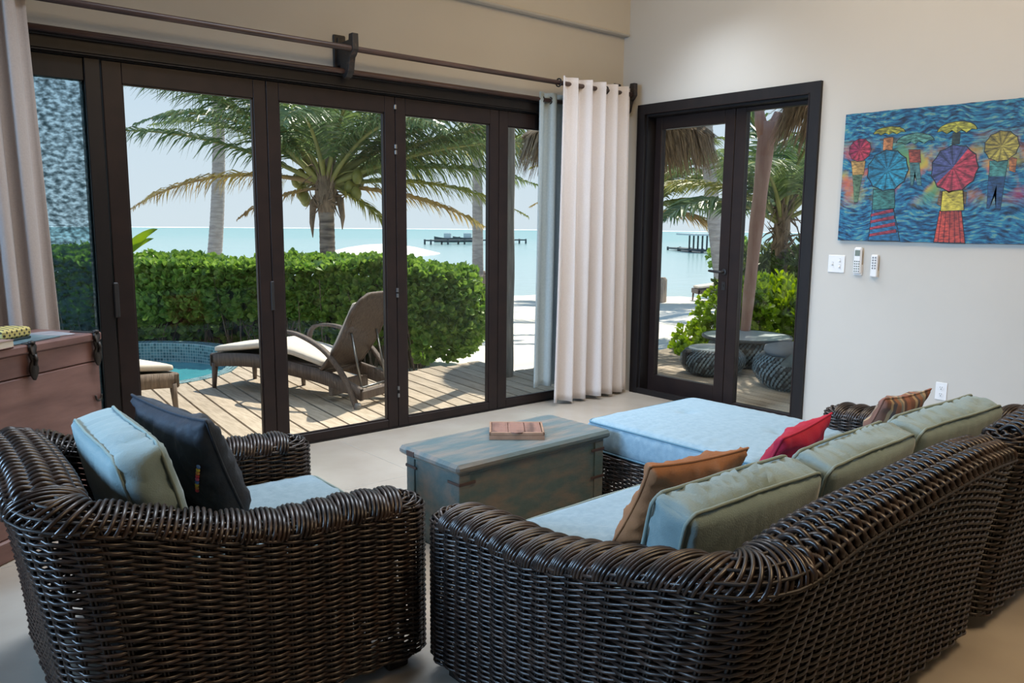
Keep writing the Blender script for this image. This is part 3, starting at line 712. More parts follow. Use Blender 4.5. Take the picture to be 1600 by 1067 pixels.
sofa = empty('wicker_sofa', (-3.4, -3.5, 0))
tag(sofa, 'long dark wicker sofa section with one arm, nearest the camera', 'sofa')
pts, Ls = corner_pts((-4.105, -2.93), (-4.105, -3.885), (-2.65, -3.885), .07,
    [(0, .555, 0), (.12, .605, 0), (.30, .570, 0), (.55, .605, 0.0), (.75, .665, .02), (.85, .705, .10), (.95, .745, .16), (1.05, .765, .155), (1.2, .775, .135), (1.6, .785, .13), (2.0, .80, .13), (2.25, .79, .12), (2.4, .76, .10)])
WS = WickerWall(pts, .086, .06, flare_dir=(0, -1))
build_wicker(sofa, WS, [(0.0, 1.06, dict(style='rope', period=.066, r=.0058, pitch=.011)), (1.03, WS.L, dict(style='check', amp=.0115, r=.0092, pitch=.0205))])
V, Q = WS.lengthwise(.9, WS.L, 7); tag(link('top_stakes', mesh_np(V - np.array(sofa.location), Q), M_wickS, sofa), kind='stuff')
sb_ = MB().box((-4.02, -3.80, .22), (-2.58, -2.93, .285), .01); local(sb_, sofa).build('seat_frame', M_deckbox, sofa)
simple_weave(sofa, (-4.02, -2.90), (-2.58, -2.90), .06, .28, (0, 1))
for p in ((-4.12, -2.98), (-4.10, -3.86), (-2.66, -3.88), (-2.66, -2.98)): local(MB().box((p[0] - .04, p[1] - .04, 0), (p[0] + .04, p[1] + .04, .075), .006), sofa).build('foot', M_wickS, sofa)

# ------------------------------------------------------------------ sofa, chaise section
ch = empty('wicker_chaise', (-2.05, -3.0, 0)); tag(ch, 'dark wicker chaise section with a long seat by the glass door', 'sofa')
pts, Lc = corner_pts((-2.40, -3.885), (-1.60, -3.885), (-1.60, -2.95), .08,
    [(0, .76, .10), (.12, .80, .12), (.5, .80, .12), (.75, .76, .05), (.95, .68, 0), (1.2, .60, 0), (1.45, .575, 0), (1.7, .56, 0)])
WC = WickerWall(pts, .086, .06, flare_dir=(0, -1))
build_wicker(ch, WC, [(0, .80, dict(style='check', amp=.0115, r=.0092, pitch=.0205)), (.75, WC.L, dict(style='rope', period=.075, r=.006, pitch=.0125))])
V, Q = WC.lengthwise(0, .8, 7); tag(link('top_stakes', mesh_np(V - np.array(ch.location), Q), M_wickS, ch), kind='stuff')
local(MB().box((-2.52, -3.80, .22), (-1.66, -2.85, .285), .01).box((-2.52, -2.86, .20), (-1.60, -2.02, .275), .01), ch).build('seat_frame', M_deckbox, ch)
simple_weave(ch, (-2.54, -3.80), (-2.54, -2.02), .06, .275, (-1, 0)); simple_weave(ch, (-2.54, -2.0), (-1.58, -2.0), .06, .275, (0, 1)); simple_weave(ch, (-1.57, -2.0), (-1.57, -2.86), .06, .275, (1, 0))
for p in ((-2.49, -2.05), (-1.62, -2.05), (-2.42, -3.86), (-1.60, -3.84)): local(MB().box((p[0] - .04, p[1] - .04, 0), (p[0] + .04, p[1] + .04, .075), .006), ch).build('foot', M_wickS, ch)

# ------------------------------------------------------------------ armchair
CH = (-4.64, -2.27); ca = math.radians(-2.4)
chair = empty('wicker_armchair', (CH[0], CH[1], 0)); tag(chair, 'dark wicker armchair with a high curved back, left of the sofa', 'armchair')
def rc(x, y): return (CH[0] + x * math.cos(ca) - y * math.sin(ca), CH[1] + x * math.sin(ca) + y * math.cos(ca))
# local: back at x=-.5, arms at y=+-.47 ; travel: far arm front -> back -> near arm front so that outside is on the right
hw, xb, xf_ = .465, -.475, .42
far = [(xf_ - .0, hw), (xb, hw)]; 
def chair_path():
    pts = []; r = .07
    P0, P1, P2, P3 = (xf_, hw), (xb, hw), (xb, -hw), (xf_, -hw)
    def seg(a, b, n): return [(a[0] + (b[0] - a[0]) * t, a[1] + (b[1] - a[1]) * t) for t in np.linspace(0, 1, n)]
    pts += seg(P0, (P1[0] + r, P1[1]), 12)
    for t in np.linspace(0, 1, 9)[1:-1]: a, b, c_ = (P1[0] + r, P1[1]), P1, (P1[0], P1[1] - r); pts.append(tuple((1 - t) ** 2 * a[k] + 2 * t * (1 - t) * b[k] + t * t * c_[k] for k in (0, 1)))
    pts += seg((P1[0], P1[1] - r), (P2[0], P2[1] + r), 12)
    for t in np.linspace(0, 1, 9)[1:-1]: a, b, c_ = (P2[0], P2[1] + r), P2, (P2[0] + r, P2[1]); pts.append(tuple((1 - t) ** 2 * a[k] + 2 * t * (1 - t) * b[k] + t * t * c_[k] for k in (0, 1)))
    pts += seg((P2[0] + r, P2[1]), P3, 12)
    pts = np.array([rc(*p) for p in pts]); d = np.r_[0, np.cumsum(np.linalg.norm(np.diff(pts, axis=0), axis=1))]; L = d[-1]
    hs = np.array([(0, .59, 0), (.05, .61, 0), (.40, .60, 0), (.55, .62, 0), (.70, .68, .03), (.80, .755, .09), (.90, .785, .125), (1.05, .785, .10), (L - 1.05, .785, .10), (L - .90, .785, .125), (L - .80, .755, .09), (L - .70, .69, .03), (L - .55, .635, 0), (L - .40, .605, 0), (L - .06, .625, 0), (L, .59, 0)])
    # travel order gives outside on the left -> reverse
    out = np.c_[pts, np.interp(d, hs[:, 0], hs[:, 1]), np.interp(d, hs[:, 0], hs[:, 2])]
    return out
cp = chair_path()
WA = WickerWall(cp, .088, .06, flare_dir=(-1, 0))
# outside must be away from the seat
mid = len(WA.C) // 2
if np.dot(WA.Nout[mid], np.array([-1, 0])) < 0:
    WA = WickerWall(cp[::-1], .088, .06, flare_dir=(-1, 0))
LA = WA.L
build_wicker(chair, WA, [(0.0, .97, dict(style='rope', period=.084, r=.0062, pitch=.014)), (LA - .97, LA, dict(style='rope', period=.084, r=.0062, pitch=.014)), (.95, LA - .95, dict(style='check', amp=.0115, r=.0092, pitch=.0205))])
V, Q = WA.lengthwise(.84, LA - .84, 7); tag(link('top_stakes', mesh_np(V - np.array(chair.location), Q), M_wickS, chair), kind='stuff')
fr_ = MB().box((-.42, -.38, .22), (.42, .38, .285), .01); fr_.V = [xf(v, Rz(ca)) for v in fr_.V]; fr_.build('seat_frame', M_deckbox, chair)
a_, b_ = rc(.44, -.38), rc(.44, .38); simple_weave(chair, a_, b_, .06, .28, (1, 0))
for p in ((-.46, -.46), (-.46, .46), (.40, -.47), (.40, .47)):
    m_ = MB().box((p[0] - .04, p[1] - .04, 0), (p[0] + .04, p[1] + .04, .075), .006); m_.V = [xf(v, Rz(ca)) for v in m_.V]; m_.build('foot', M_wickS, chair)

# ------------------------------------------------------------------ seat cushions
I3 = np.eye(3)
cushion('seat_cushion', (-3.285, -3.34, .368), I3, .69, .455, .080, M_blue, 'long pale blue seat cushion on the sofa section, under the orange pillow', seed=2, puff=.012, wr=.012, folds=(.3, 1))
def chaise_cushion():
    root = empty('chaise_cushion', (-2.07, -2.9, .365))
    P1, Q1 = cushion_mesh(.475, .53, .085, .04, .012, .009, 5, .025, (.2, 1)); P1 = P1 + np.array([.01, .40, 0])
    P2, Q2 = cushion_mesh(.395, .47, .085, .04, .006, .012, 6, .025, (.2, 1)); P2 = P2 + np.array([-.07, -.47, -.004])
    for P in (P1,):   # tufted dimples
        for dx, dy in ((.10, .68), (.12, .10)):
            g_ = np.exp(-((P[:, 0] - dx) ** 2 + ((P[:, 1] - dy)) ** 2) / .0022); P[:, 2] -= g_ * .022 * (P[:, 2] > .03)
    V, Q = merge([(P1, Q1), (P2, Q2)]); weld(link('cover', mesh_np(V, Q), M_blue, root))
    pm = MB()
    for s in (1, -1):
        rp_ = rrect(.471, .526, .05, s * .073) + np.array([.01, .40, 0]); pm.tube(rp_, .0055, 6, closed=True)
        rp_ = rrect(.391, .466, .05, s * .069) + np.array([-.07, -.47, -.004]); pm.tube(rp_, .0055, 6, closed=True)
    pm.build('piping', mat('piping_teal', (.11, .22, .29), .8), root, True)
    tag(root, 'large pale blue tufted cushion on the chaise section by the door', 'cushion')
chaise_cushion()
cM = np.array([[math.cos(ca), -math.sin(ca), 0], [math.sin(ca), math.cos(ca), 0], [0, 0, 1]])
cushion('seat_cushion', rc(.06, 0) + (.370,), cM, .435, .362, .082, M_blue, 'pale blue seat cushion of the wicker armchair', seed=9, puff=.014, wr=.006)

# back cushions: local x = width, y = height, z = thickness (toward the sitter)
def lean(nx, ny, tilt):
    """normal (towards sitter) horizontal dir (nx,ny), leaning back by tilt"""
    n = np.array([nx, ny, 0.0]); n /= np.linalg.norm(n); up = np.array([0, 0, 1.0])
    u2 = up * math.cos(tilt) - n * math.sin(tilt); n2 = n * math.cos(tilt) + up * math.sin(tilt); r = np.cross(u2, n2)
    return np.stack([r, u2, n2], 1)
for i, (x, wd, yw, lab) in enumerate(((-3.665, .325, .03, 'faded blue back cushion nearest the camera, behind the orange pillow'), (-2.985, .335, -.03, 'faded blue back cushion in the middle of the sofa, behind the crimson pillow'), (-2.235, .375, .04, 'faded blue back cushion farthest along the sofa, before the wall outlet'))):
    cushion('back_cushion', (x, -3.675, .602), lean(yw, 1, .22), wd, .178, .072, M_bluef, lab, seed=20 + i, puff=.030, wr=.028, folds=(1, .25), r=.035, zw=.3)
cushion('back_cushion', rc(-.285, .03) + (.635,), lean(math.cos(ca), math.sin(ca), .24), .33, .205, .075, M_bluef, 'faded blue back cushion of the wicker armchair', seed=31, puff=.03, wr=.024, folds=(1, .1), r=.03, zw=.25)

# ------------------------------------------------------------------ throw pillows
def put_pillow(nm, x, y, z, yaw, tilt, a, b, T, m, label, seed, roll=0.0, pipe_m=None, wr=.005):
    """yaw: direction of the front normal (from +x)"""
    L = lean(math.cos(yaw), math.sin(yaw), tilt); r, u = L[:, 0], L[:, 1]
    r2 = r * math.cos(roll) + u * math.sin(roll); u2 = -r * math.sin(roll) + u * math.cos(roll)
    return pillow('throw_pillow', (x, y, z), r2, u2, a, b, T, m, label, seed, wr, pipe_m=pipe_m)
put_pillow('o', -3.56, -3.40, .614, PI / 2 - .20, .55, .200, .195, .055, M_orange, 'burnt orange pillow with a printed front, leaning on the nearest back cushion', 3, roll=-.02, wr=.012)
put_pillow('r', -2.88, -3.38, .605, PI / 2 + .1, .50, .190, .185, .052, M_red, 'crimson pillow leaning on the middle back cushion', 4, roll=-.10, wr=.008)
def stripemat():
    m = mat('striped_cloth', (.35, .2, .15), .85); t = m.node_tree; b = t.nodes['Principled BSDF']
    tcn = t.nodes.new('ShaderNodeTexCoord'); s = t.nodes.new('ShaderNodeSeparateXYZ'); mu = t.nodes.new('ShaderNodeMath'); mu.operation = 'MULTIPLY'; mu.inputs[1].default_value = 5.5
    fr = t.nodes.new('ShaderNodeMath'); fr.operation = 'FRACT'; r = t.nodes.new('ShaderNodeValToRGB'); r.color_ramp.interpolation = 'CONSTANT'
    cols = [(0, (.20, .095, .065)), (.15, (.42, .30, .18)), (.24, (.10, .08, .08)), (.33, (.28, .14, .09)), (.5, (.22, .22, .20)), (.6, (.45, .36, .26)), (.7, (.13, .08, .07)), (.82, (.30, .13, .09))]
    cr = r.color_ramp; cr.elements[0].color = (*cols[0][1], 1); cr.elements[1].position = cols[1][0]; cr.elements[1].color = (*cols[1][1], 1)
    for p, c_ in cols[2:]: e_ = cr.elements.new(p); e_.color = (*c_, 1)
    t.links.new(tcn.outputs['Object'], s.inputs[0]); t.links.new(s.outputs['X'], mu.inputs[0]); t.links.new(mu.outputs[0], fr.inputs[0]); t.links.new(fr.outputs[0], r.inputs[0]); t.links.new(r.outputs[0], b.inputs['Base Color']); return m
put_pillow('s', -2.0, -3.37, .602, PI / 2 - .10, .45, .190, .185, .055, stripemat(), 'brown striped pillow between the chaise arm and the last back cushion', 5, wr=.010)
nv, A = put_pillow('n', -4.70, -2.14, .660, ca + .22, .38, .245, .225, .085, M_navy, 'dark navy pillow with a strip of coloured beads, in the armchair', 6, roll=.04, wr=.014)
bm_ = [(.45, .04, .06), (.5, .22, .04), (.55, .42, .05), (.06, .16, .42), (.5, .10, .22)]
for k in range(9):
    m_ = mat('bead_%d' % (k % 5), bm_[k % 5], .5) if k < 5 else bpy.data.materials['bead_%d' % (k % 5)]
    lp = np.array([.145 + k * .006, -.030 + k * .0125, .0]); U_, V_ = lp[0] / .245, lp[1] / .225
    t_ = .085 * max(0, (1 - U_ ** 2) * (1 - V_ ** 2)) ** .48; 
    for sgn in (-1,):
        p = np.array([-lp[0], lp[1], -t_ - .013]) @ A
        mb = MB().lathe([(.001, -.006), (.007, -.003), (.0085, .001), (.005, .005), (.001, .006)], (0, 0, 0), 8, False); mb.V = [v @ A + p for v in mb.V]; mb.build('bead', m_, nv, True)
# printed patches on the front of the orange pillow
op = [o for o in bpy.data.objects if o.name.startswith('throw_pillow')][0]

# ------------------------------------------------------------------ low chest used as a table
lc = empty('painted_chest', (-3.11, -2.005, 0), .02); tag(lc, 'low chest with worn teal paint, used as the table between the seats', 'chest')
hx_, hy_ = .465, .198
MB().box((-hx_, -hy_, .0), (hx_, hy_, .40), .006).build('body', M_chestg, lc)
def board_prof(L, Wd, z0, z1, r=.014):
    return MB().box((-L, -Wd, z0), (L, Wd, z1), r)
board_prof(.503, .233, .408, .45).build('lid', M_chestt, lc)
MB().box((-.474, -.206, .392), (.474, .206, .412), .004).build('lid_rim', M_chestg, lc)
for i, y in enumerate(()): MB().box((-.5, y - .0012, .4498), (.5, y + .0012, .4506)).build('board_seam', M_chestdk, lc)
for sx_ in (-1, 1):
    for sy in (-1, 1):
        MB().box((sx_ * (hx_ - .055), sy * hy_, .02), (sx_ * (hx_ + .006), sy * (hy_ + .008), .395), .003).box((sx_ * hx_, sy * (hy_ - .055), .02), (sx_ * (hx_ + .008), sy * (hy_ + .008), .395), .003).build('corner_board', M_chestg, lc)
        for z in (.345, .20, .07):
            MB().box((sx_ * (hx_ - .085), sy * (hy_ + .007), z), (sx_ * (hx_ + .011), sy * (hy_ + .012), z + .014), .002).box((sx_ * (hx_ + .007), sy * (hy_ - .075), z), (sx_ * (hx_ + .012), sy * (hy_ + .012), z + .014), .002).build('iron_strap', M_chestdk, lc)
MB().box((-.505, .10, .415), (-.50, .16, .44)).build('hinge', M_chestdk, lc)

gm = empty('game_box', (-3.125, -2.08, .4506), math.atan2(-.17, .21) + 0.0)
gm.location = (-3.045, -1.985, .4508); tag(gm, 'small wooden game box with a gridded sliding lid on the teal chest', 'box')
gw, gd, gh = .136, .112, .036
b = MB(); b.box((-gw, -gd, 0), (gw, gd, .020)).box((-gw, -gd, .02), (gw, -gd + .010, gh), .002).box((-gw, gd - .010, .02), (gw, gd, gh), .002).box((-gw, -gd, .02), (-gw + .010, gd, gh), .002).box((gw - .010, -gd, .02), (gw, gd, gh), .002)
b.build('tray', M_boxr, gm)
for k in range(3):
    x0 = -gw + .012 + k * (.0825); lidp = MB(); nx = 1
    for i in range(6):
        lidp.box((x0, -gd + .012 + i * .0336, .02), (x0 + .080, -gd + .012 + i * .0336 + .0326, gh - .002), .001)
    lidp.build('lid_panel', M_box, gm)
for k in range(11): MB().box((-gw + .012 + k * .0236, -gd + .012, gh - .0022), (-gw + .0128 + k * .0236, gd - .012, gh - .0014)).build('grid_line', M_trunkw, gm)
MB().prism([(.034 * math.cos(t), -gd + .012 + .020 * math.sin(t)) for t in np.linspace(PI, 2 * PI, 12)], gh - .004, gh + .001).build('finger_notch', M_box, gm)

# ------------------------------------------------------------------ tall reddish chest, far left, and what lies on it
ea = math.atan2(.6, .8); wc = empty('wooden_chest', (-4.62, -.585, 0), ea); tag(wc, 'tall reddish brown wooden chest with iron clasps in the left corner', 'chest')
Wc, Dc, Hc = 1.15, .36, .945
MB().box((-Wc, 0, .10), (0, Dc, .80), .006).build('body', M_trunkw, wc)
MB().box((-Wc - .012, -.012, .0), (.012, Dc + .012, .10), .008).build('plinth', M_trunkw, wc)
MB().box((-Wc, 0, .804), (0, Dc, .905), .004).build('lid', M_trunkw, wc)
MB().box((-Wc - .014, -.014, .905), (.014, Dc + .01, Hc), .007).build('lid_board', M_trunkw, wc)
MB().box((-Wc, -.003, .345), (0, .003, .35)).build('board_seam', M_black, wc)
def clasp(x):
    prof = [(0, .0), (.016, -.004), (.020, -.020), (.012, -.034), (.020, -.048), (.016, -.062), (.010, -.078), (.020, -.098), (.024, -.120), (.016, -.146), (.004, -.165), (0, -.168)]
    P = [(px, pz) for px, pz in prof]; poly = P + [(-px, pz) for px, pz in P[::-1][1:-1]]
    mb = MB().prism(poly, 0, .012, frame((x, -.016, Hc + .004), (1, 0, 0), (0, 0, 1), (0, -1, 0)))
    mb.box((x - .016, -.024, Hc), (x + .016, .12, Hc + .005), .002).lathe([(.001, 0), (.016, .002), (.014, .012), (.001, .016)], (x, -.02, Hc + .002), 12).tube([(x, -.034, .90), (x, -.040, .875), (x, -.032, .85)], .008, 6)
    mb.build('clasp', M_iron, wc, True)
clasp(-.435); clasp(-.035)
hd = MB(); a = np.linspace(PI, 2 * PI, 12); hd.tube(np.stack([.035 + 0 * a, .10 + .055 * np.cos(a), .62 + .055 * np.sin(a)], -1), .007, 8).tube([(.0, .045, .62), (.035, .045, .62)], .008, 8).tube([(.0, .155, .62), (.035, .155, .62)], .008, 8)
hd.build('handle', M_iron, wc, True)
hd = MB(); hd.tube(np.stack([-.03 + .020 * np.cos(a), -.008 + 0 * a, .63 + .03 * np.sin(a)], -1), .005, 6).box((.0, .02, .60), (.006, .05, .86), .002).build('side_strap', M_iron, wc, True)
def chesttop(name, lx, ly, z, rz): return empty(name, tuple(xf([(lx, ly, z)], frame(np.array([-4.62, -.585, 0]), (math.cos(ea), math.sin(ea), 0), (-math.sin(ea), math.cos(ea), 0), (0, 0, 1)))[0]), ea + rz)
zt_ = Hc + .001
mz = chesttop('magazine', -.40, .15, zt_, .05); MB().box((-.19, -.125, 0), (.19, .125, .006), .001).build('cover', mat('mag_cover', (.05, .10, .14), .35, col2=(.16, .26, .30), nscale=9), mz); MB().box((-.188, -.122, .0012), (.192, .12, .0048)).build('pages', M_white, mz); tag(mz, 'thin dark blue magazine lying under the patterned box', 'magazine')
mz2 = chesttop('magazine', -.20, .16, zt_, -.3); MB().box((-.12, -.10, 0), (.12, .10, .004), .001).build('cover', mat('mag_cover2', (.20, .22, .26), .3, col2=(.40, .38, .40), nscale=12), mz2); tag(mz2, 'flat grey leaflet lying right of the patterned box', 'magazine')
def patmat():
    m = mat('pattern_box', (.5, .4, .12), .7); t = m.node_tree; b = t.nodes['Principled BSDF']; tcn = t.nodes.new('ShaderNodeTexCoord')
    def wv(rot, sc):
        mp = t.nodes.new('ShaderNodeMapping'); mp.inputs['Rotation'].default_value = rot; w_ = t.nodes.new('ShaderNodeTexWave'); w_.inputs['Scale'].default_value = sc; t.links.new(tcn.outputs['Object'], mp.inputs[0]); t.links.new(mp.outputs[0], w_.inputs[0]); return w_
    w1 = wv((0, .8, .4), 16); w2 = wv((0, -.8, .4), 16); mx = t.nodes.new('ShaderNodeMath'); mx.operation = 'MULTIPLY'; r = t.nodes.new('ShaderNodeValToRGB')
    r.color_ramp.interpolation = 'CONSTANT'; r.color_ramp.elements[0].color = (.52, .44, .15, 1); r.color_ramp.elements[1].position = .42; r.color_ramp.elements[1].color = (.06, .05, .03, 1)
    t.links.new(w1.outputs[1], mx.inputs[0]); t.links.new(w2.outputs[1], mx.inputs[1]); t.links.new(mx.outputs[0], r.inputs[0]); t.links.new(r.outputs[0], b.inputs['Base Color']); return m
pb = chesttop('patterned_box', -.40, .15, zt_ + .0065, .10); MB().box((-.085, -.06, 0), (.085, .06, .012), .003).build('base', mat('dark_teal_base', (.02, .04, .05), .5), pb); MB().box((-.088, -.063, .012), (.088, .063, .056), .010).build('lid', patmat(), pb); tag(pb, 'small yellow box with a black lattice pattern on the tall chest', 'box')
bk = chesttop('book', -.66, .05, zt_, .12); MB().box((-.11, -.08, 0), (.13, .08, .003), .001).box((-.11, -.08, .030), (.13, .08, .033), .001).box((-.11, .076, 0), (.13, .08, .033)).build('cover', mat('book_cover', (.25, .16, .13), .6), bk); MB().box((-.108, -.077, .003), (.127, .076, .030)).build('pages', mat('pages', (.62, .57, .48), .9), bk); tag(bk, 'closed book with a brown cover at the left edge of the tall chest', 'book')

# ------------------------------------------------------------------ things on the right wall
def vcol_mat(name):
    m = mat(name, (.5, .5, .5), .55); t = m.node_tree; b = t.nodes['Principled BSDF']; at = t.nodes.new('ShaderNodeAttribute'); at.attribute_name = 'Paint'
    n = t.nodes.new('ShaderNodeTexNoise'); n.inputs['Scale'].default_value = 30; tcn = t.nodes.new('ShaderNodeTexCoord'); mp = t.nodes.new('ShaderNodeMapping'); mp.inputs['Scale'].default_value = (1, 1, 3)
    hs = t.nodes.new('ShaderNodeHueSaturation'); mr = t.nodes.new('ShaderNodeMapRange'); mr.inputs[1].default_value = .3; mr.inputs[2].default_value = .7; mr.inputs[3].default_value = .25; mr.inputs[4].default_value = 1.0
    t.links.new(tcn.outputs['Object'], mp.inputs[0]); t.links.new(mp.outputs[0], n.inputs[0]); t.links.new(n.outputs[0], mr.inputs[0]); t.links.new(mr.outputs[0], hs.inputs['Value']); t.links.new(at.outputs['Color'], hs.inputs['Color']); t.links.new(hs.outputs[0], b.inputs['Base Color']); return m
def canvasmat():
    m = mat('painted_canvas', (.02, .10, .2), .6); t = m.node_tree; b = t.nodes['Principled BSDF']; tcn = t.nodes.new('ShaderNodeTexCoord')
    n0 = t.nodes.new('ShaderNodeTexNoise'); n0.inputs['Scale'].default_value = 3; ad = t.nodes.new('ShaderNodeMixRGB'); ad.blend_type = 'ADD'; ad.inputs[0].default_value = .18
    mp = t.nodes.new('ShaderNodeMapping'); mp.inputs['Scale'].default_value = (1, 3, 12); n = t.nodes.new('ShaderNodeTexNoise'); n.inputs['Scale'].default_value = 6; n.inputs['Detail'].default_value = 6
    r = t.nodes.new('ShaderNodeValToRGB'); cs = [(.30, (.003, .010, .025)), (.42, (.005, .05, .12)), (.50, (.01, .11, .24)), (.58, (.02, .20, .30)), (.68, (.16, .30, .24)), (.78, (.005, .06, .16))]
    cr = r.color_ramp; cr.elements[0].position = cs[0][0]; cr.elements[0].color = (*cs[0][1], 1); cr.elements[1].position = cs[-1][0]; cr.elements[1].color = (*cs[-1][1], 1)
    for p, c_ in cs[1:-1]: e_ = cr.elements.new(p); e_.color = (*c_, 1)
    t.links.new(tcn.outputs['Object'], n0.inputs[0]); t.links.new(tcn.outputs['Object'], ad.inputs[1]); t.links.new(n0.outputs[1], ad.inputs[2]); t.links.new(ad.outputs[0], mp.inputs[0]); t.links.new(mp.outputs[0], n.inputs[0]); t.links.new(n.outputs[0], r.inputs[0])
    # warm glow band of colours behind the figures
    s = t.nodes.new('ShaderNodeSeparateXYZ'); t.links.new(tcn.outputs['Object'], s.inputs[0])
    mz_ = t.nodes.new('ShaderNodeMath'); mz_.operation = 'SUBTRACT'; mz_.inputs[1].default_value = .02; t.links.new(s.outputs['Z'], mz_.inputs[0])
    ab = t.nodes.new('ShaderNodeMath'); ab.operation = 'ABSOLUTE'; t.links.new(mz_.outputs[0], ab.inputs[0])
    mr = t.nodes.new('ShaderNodeMapRange'); mr.inputs[1].default_value = .10; mr.inputs[2].default_value = .24; mr.inputs[3].default_value = 1; mr.inputs[4].default_value = 0; t.links.new(ab.outputs[0], mr.inputs[0])
    n3 = t.nodes.new('ShaderNodeTexNoise'); n3.inputs['Scale'].default_value = 6; n3.inputs['Detail'].default_value = 4; t.links.new(tcn.outputs['Object'], n3.inputs[0])
    mr3 = t.nodes.new('ShaderNodeMapRange'); mr3.inputs[1].default_value = .45; mr3.inputs[2].default_value = .6; t.links.new(n3.outputs[0], mr3.inputs[0])
    mu = t.nodes.new('ShaderNodeMath'); mu.operation = 'MULTIPLY'; t.links.new(mr.outputs[0], mu.inputs[0]); t.links.new(mr3.outputs[0], mu.inputs[1])
    n4 = t.nodes.new('ShaderNodeTexNoise'); n4.inputs['Scale'].default_value = 4.5; t.links.new(tcn.outputs['Object'], n4.inputs[0]); r4 = t.nodes.new('ShaderNodeValToRGB')
    cs = [(.32, (.42, .02, .08)), (.46, (.50, .18, .06)), (.54, (.42, .34, .06)), (.66, (.10, .26, .10))]; cr = r4.color_ramp; cr.elements[0].position = cs[0][0]; cr.elements[0].color = (*cs[0][1], 1); cr.elements[1].position = cs[-1][0]; cr.elements[1].color = (*cs[-1][1], 1)
    for p, c_ in cs[1:-1]: e_ = cr.elements.new(p); e_.color = (*c_, 1)
    t.links.new(n4.outputs[0], r4.inputs[0]); mx = t.nodes.new('ShaderNodeMixRGB'); t.links.new(mu.outputs[0], mx.inputs[0]); t.links.new(r.outputs[0], mx.inputs[1]); t.links.new(r4.outputs[0], mx.inputs[2]); t.links.new(mx.outputs[0], b.inputs['Base Color']); return m
PX = XB - .028
pa = empty('painting', (PX, -2.76, 1.84)); tag(pa, 'unframed canvas painting of people with colourful umbrellas in the rain', 'painting')
n = 60; rr = np.random.default_rng(4)
ys = np.linspace(-2.098, -3.42, n); top = 2.268 + .006 * np.cumsum(rr.normal(0, .16, n)); bot = 1.404 + .006 * np.cumsum(rr.normal(0, .16, n)); bot[0] += .0
V = []; 
for xx in (PX, XB - .004):
    for k in range(n): V += [(xx, ys[k], top[k]), (xx, ys[k], bot[k])]
V = np.array(V); Q = []
for k in range(n - 1):
    a = 2 * k; Q += [(a, a + 1, a + 3, a + 2), (a + 2 * n, a + 2 + 2 * n, a + 3 + 2 * n, a + 1 + 2 * n), (a, a + 2, a + 2 + 2 * n, a + 2 * n), (a + 1, a + 1 + 2 * n, a + 3 + 2 * n, a + 3)]
Q += [(0, 2 * n, 2 * n + 1, 1), (2 * n - 2, 2 * n - 1, 4 * n - 1, 4 * n - 2)]
link('canvas', mesh_np(V - np.array(pa.location), Q, False), canvasmat(), pa)
FV, FT, FC = [], [], []
def pfan(c, pts, col, dz, cols=None):
    o = len(FV); FV.append((PX - dz, -c[0], c[1]));
    for p in pts: FV.append((PX - dz, -p[0], p[1]))
    m_ = len(pts)
    for i in range(m_):
        FT.append((o, o + 1 + i, o + 1 + (i + 1) % m_)); FC.append(cols[i] if cols else col)
def wheel(a, b, rx, ry, col, col2, dark=.35, seg=11, hub=(.0, .0), dz=.002):
    N_ = seg * 4; pts = []; cols = []
    for i in range(N_):
        th = 2 * PI * i / N_; sc = 1 - .07 * abs(math.sin(th * seg / 2)); pts.append((a + rx * sc * math.cos(th), b + ry * sc * math.sin(th)))
        f = i % 4; base = col if (math.cos(th + .8) > -.1) else col2; k = dark if f in (0, 3) and f == 0 else (1.0 if f == 2 else .75); cols.append(tuple(c_ * k for c_ in base))
    pfan((a, b), [(a + (p[0] - a) * 1.05, b + (p[1] - b) * 1.05) for p in pts], (.01, .015, .02), dz - .0004)
    pfan((a + hub[0] * rx, b + hub[1] * ry), pts, col, dz, cols)
def dome(a, b, rx, ry, col, dz=.002):
    N_ = 12; up_ = [(a + rx * math.cos(t), b - ry * .3 + ry * 1.2 * math.sin(t)) for t in np.linspace(0, PI, N_)]
    lo_ = [(a - rx + 2 * rx * k / 8, b - ry * .45 + (ry * .28 if k % 2 else -ry * .15)) for k in range(1, 8)]
    pts = up_ + lo_; cols = [tuple(c_ * (.55 + .45 * ((i * 7) % 3) / 2) for c_ in col) for i in range(len(pts))]
    pfan((a, b), [(a + (p[0] - a) * 1.05, b + (p[1] - b) * 1.12) for p in pts], (.01, .02, .02), dz - .0004); pfan((a, b + ry * .5), pts, col, dz, cols)
def poly(pts, col, dz=.0012, stripes=None):
    P = np.array(pts); c_ = P.mean(0); pfan(c_, [tuple(c_ + (p - c_) * 1.06) for p in P], (.008, .012, .02), dz - .0004); 
    cols = [tuple(x * (.7 + .5 * ((i * 5) % 4) / 3) for x in col) for i in range(len(P))]; pfan(c_, pts, col, dz, cols)
poly([(2.159, 1.951), (2.258, 1.946), (2.253, 1.856), (2.176, 1.853)], (.55, .33, .10)); poly([(2.176, 1.853), (2.244, 1.857), (2.225, 1.67), (2.2, 1.67)], (.12, .22, .12))
poly([(2.545, 2.003), (2.617, 1.999), (2.628, 1.917), (2.557, 1.92)], (.36, .07, .04)); poly([(2.559, 1.92), (2.618, 1.917), (2.644, 1.771), (2.619, 1.772), (2.594, 1.868), (2.591, 1.773), (2.576, 1.773)], (.09, .26, .27))
poly([(3.039, 1.905), (3.137, 1.9), (3.131, 1.81), (3.044, 1.813)], (.07, .28, .26)); poly([(3.04, 1.813), (3.131, 1.81), (3.121, 1.615), (3.097, 1.615), (3.089, 1.764), (3.061, 1.622), (3.046, 1.622)], (.02, .08, .22))
poly([(2.772, 1.605), (2.899, 1.605), (2.937, 1.407), (2.752, 1.409)], (.60, .07, .04))
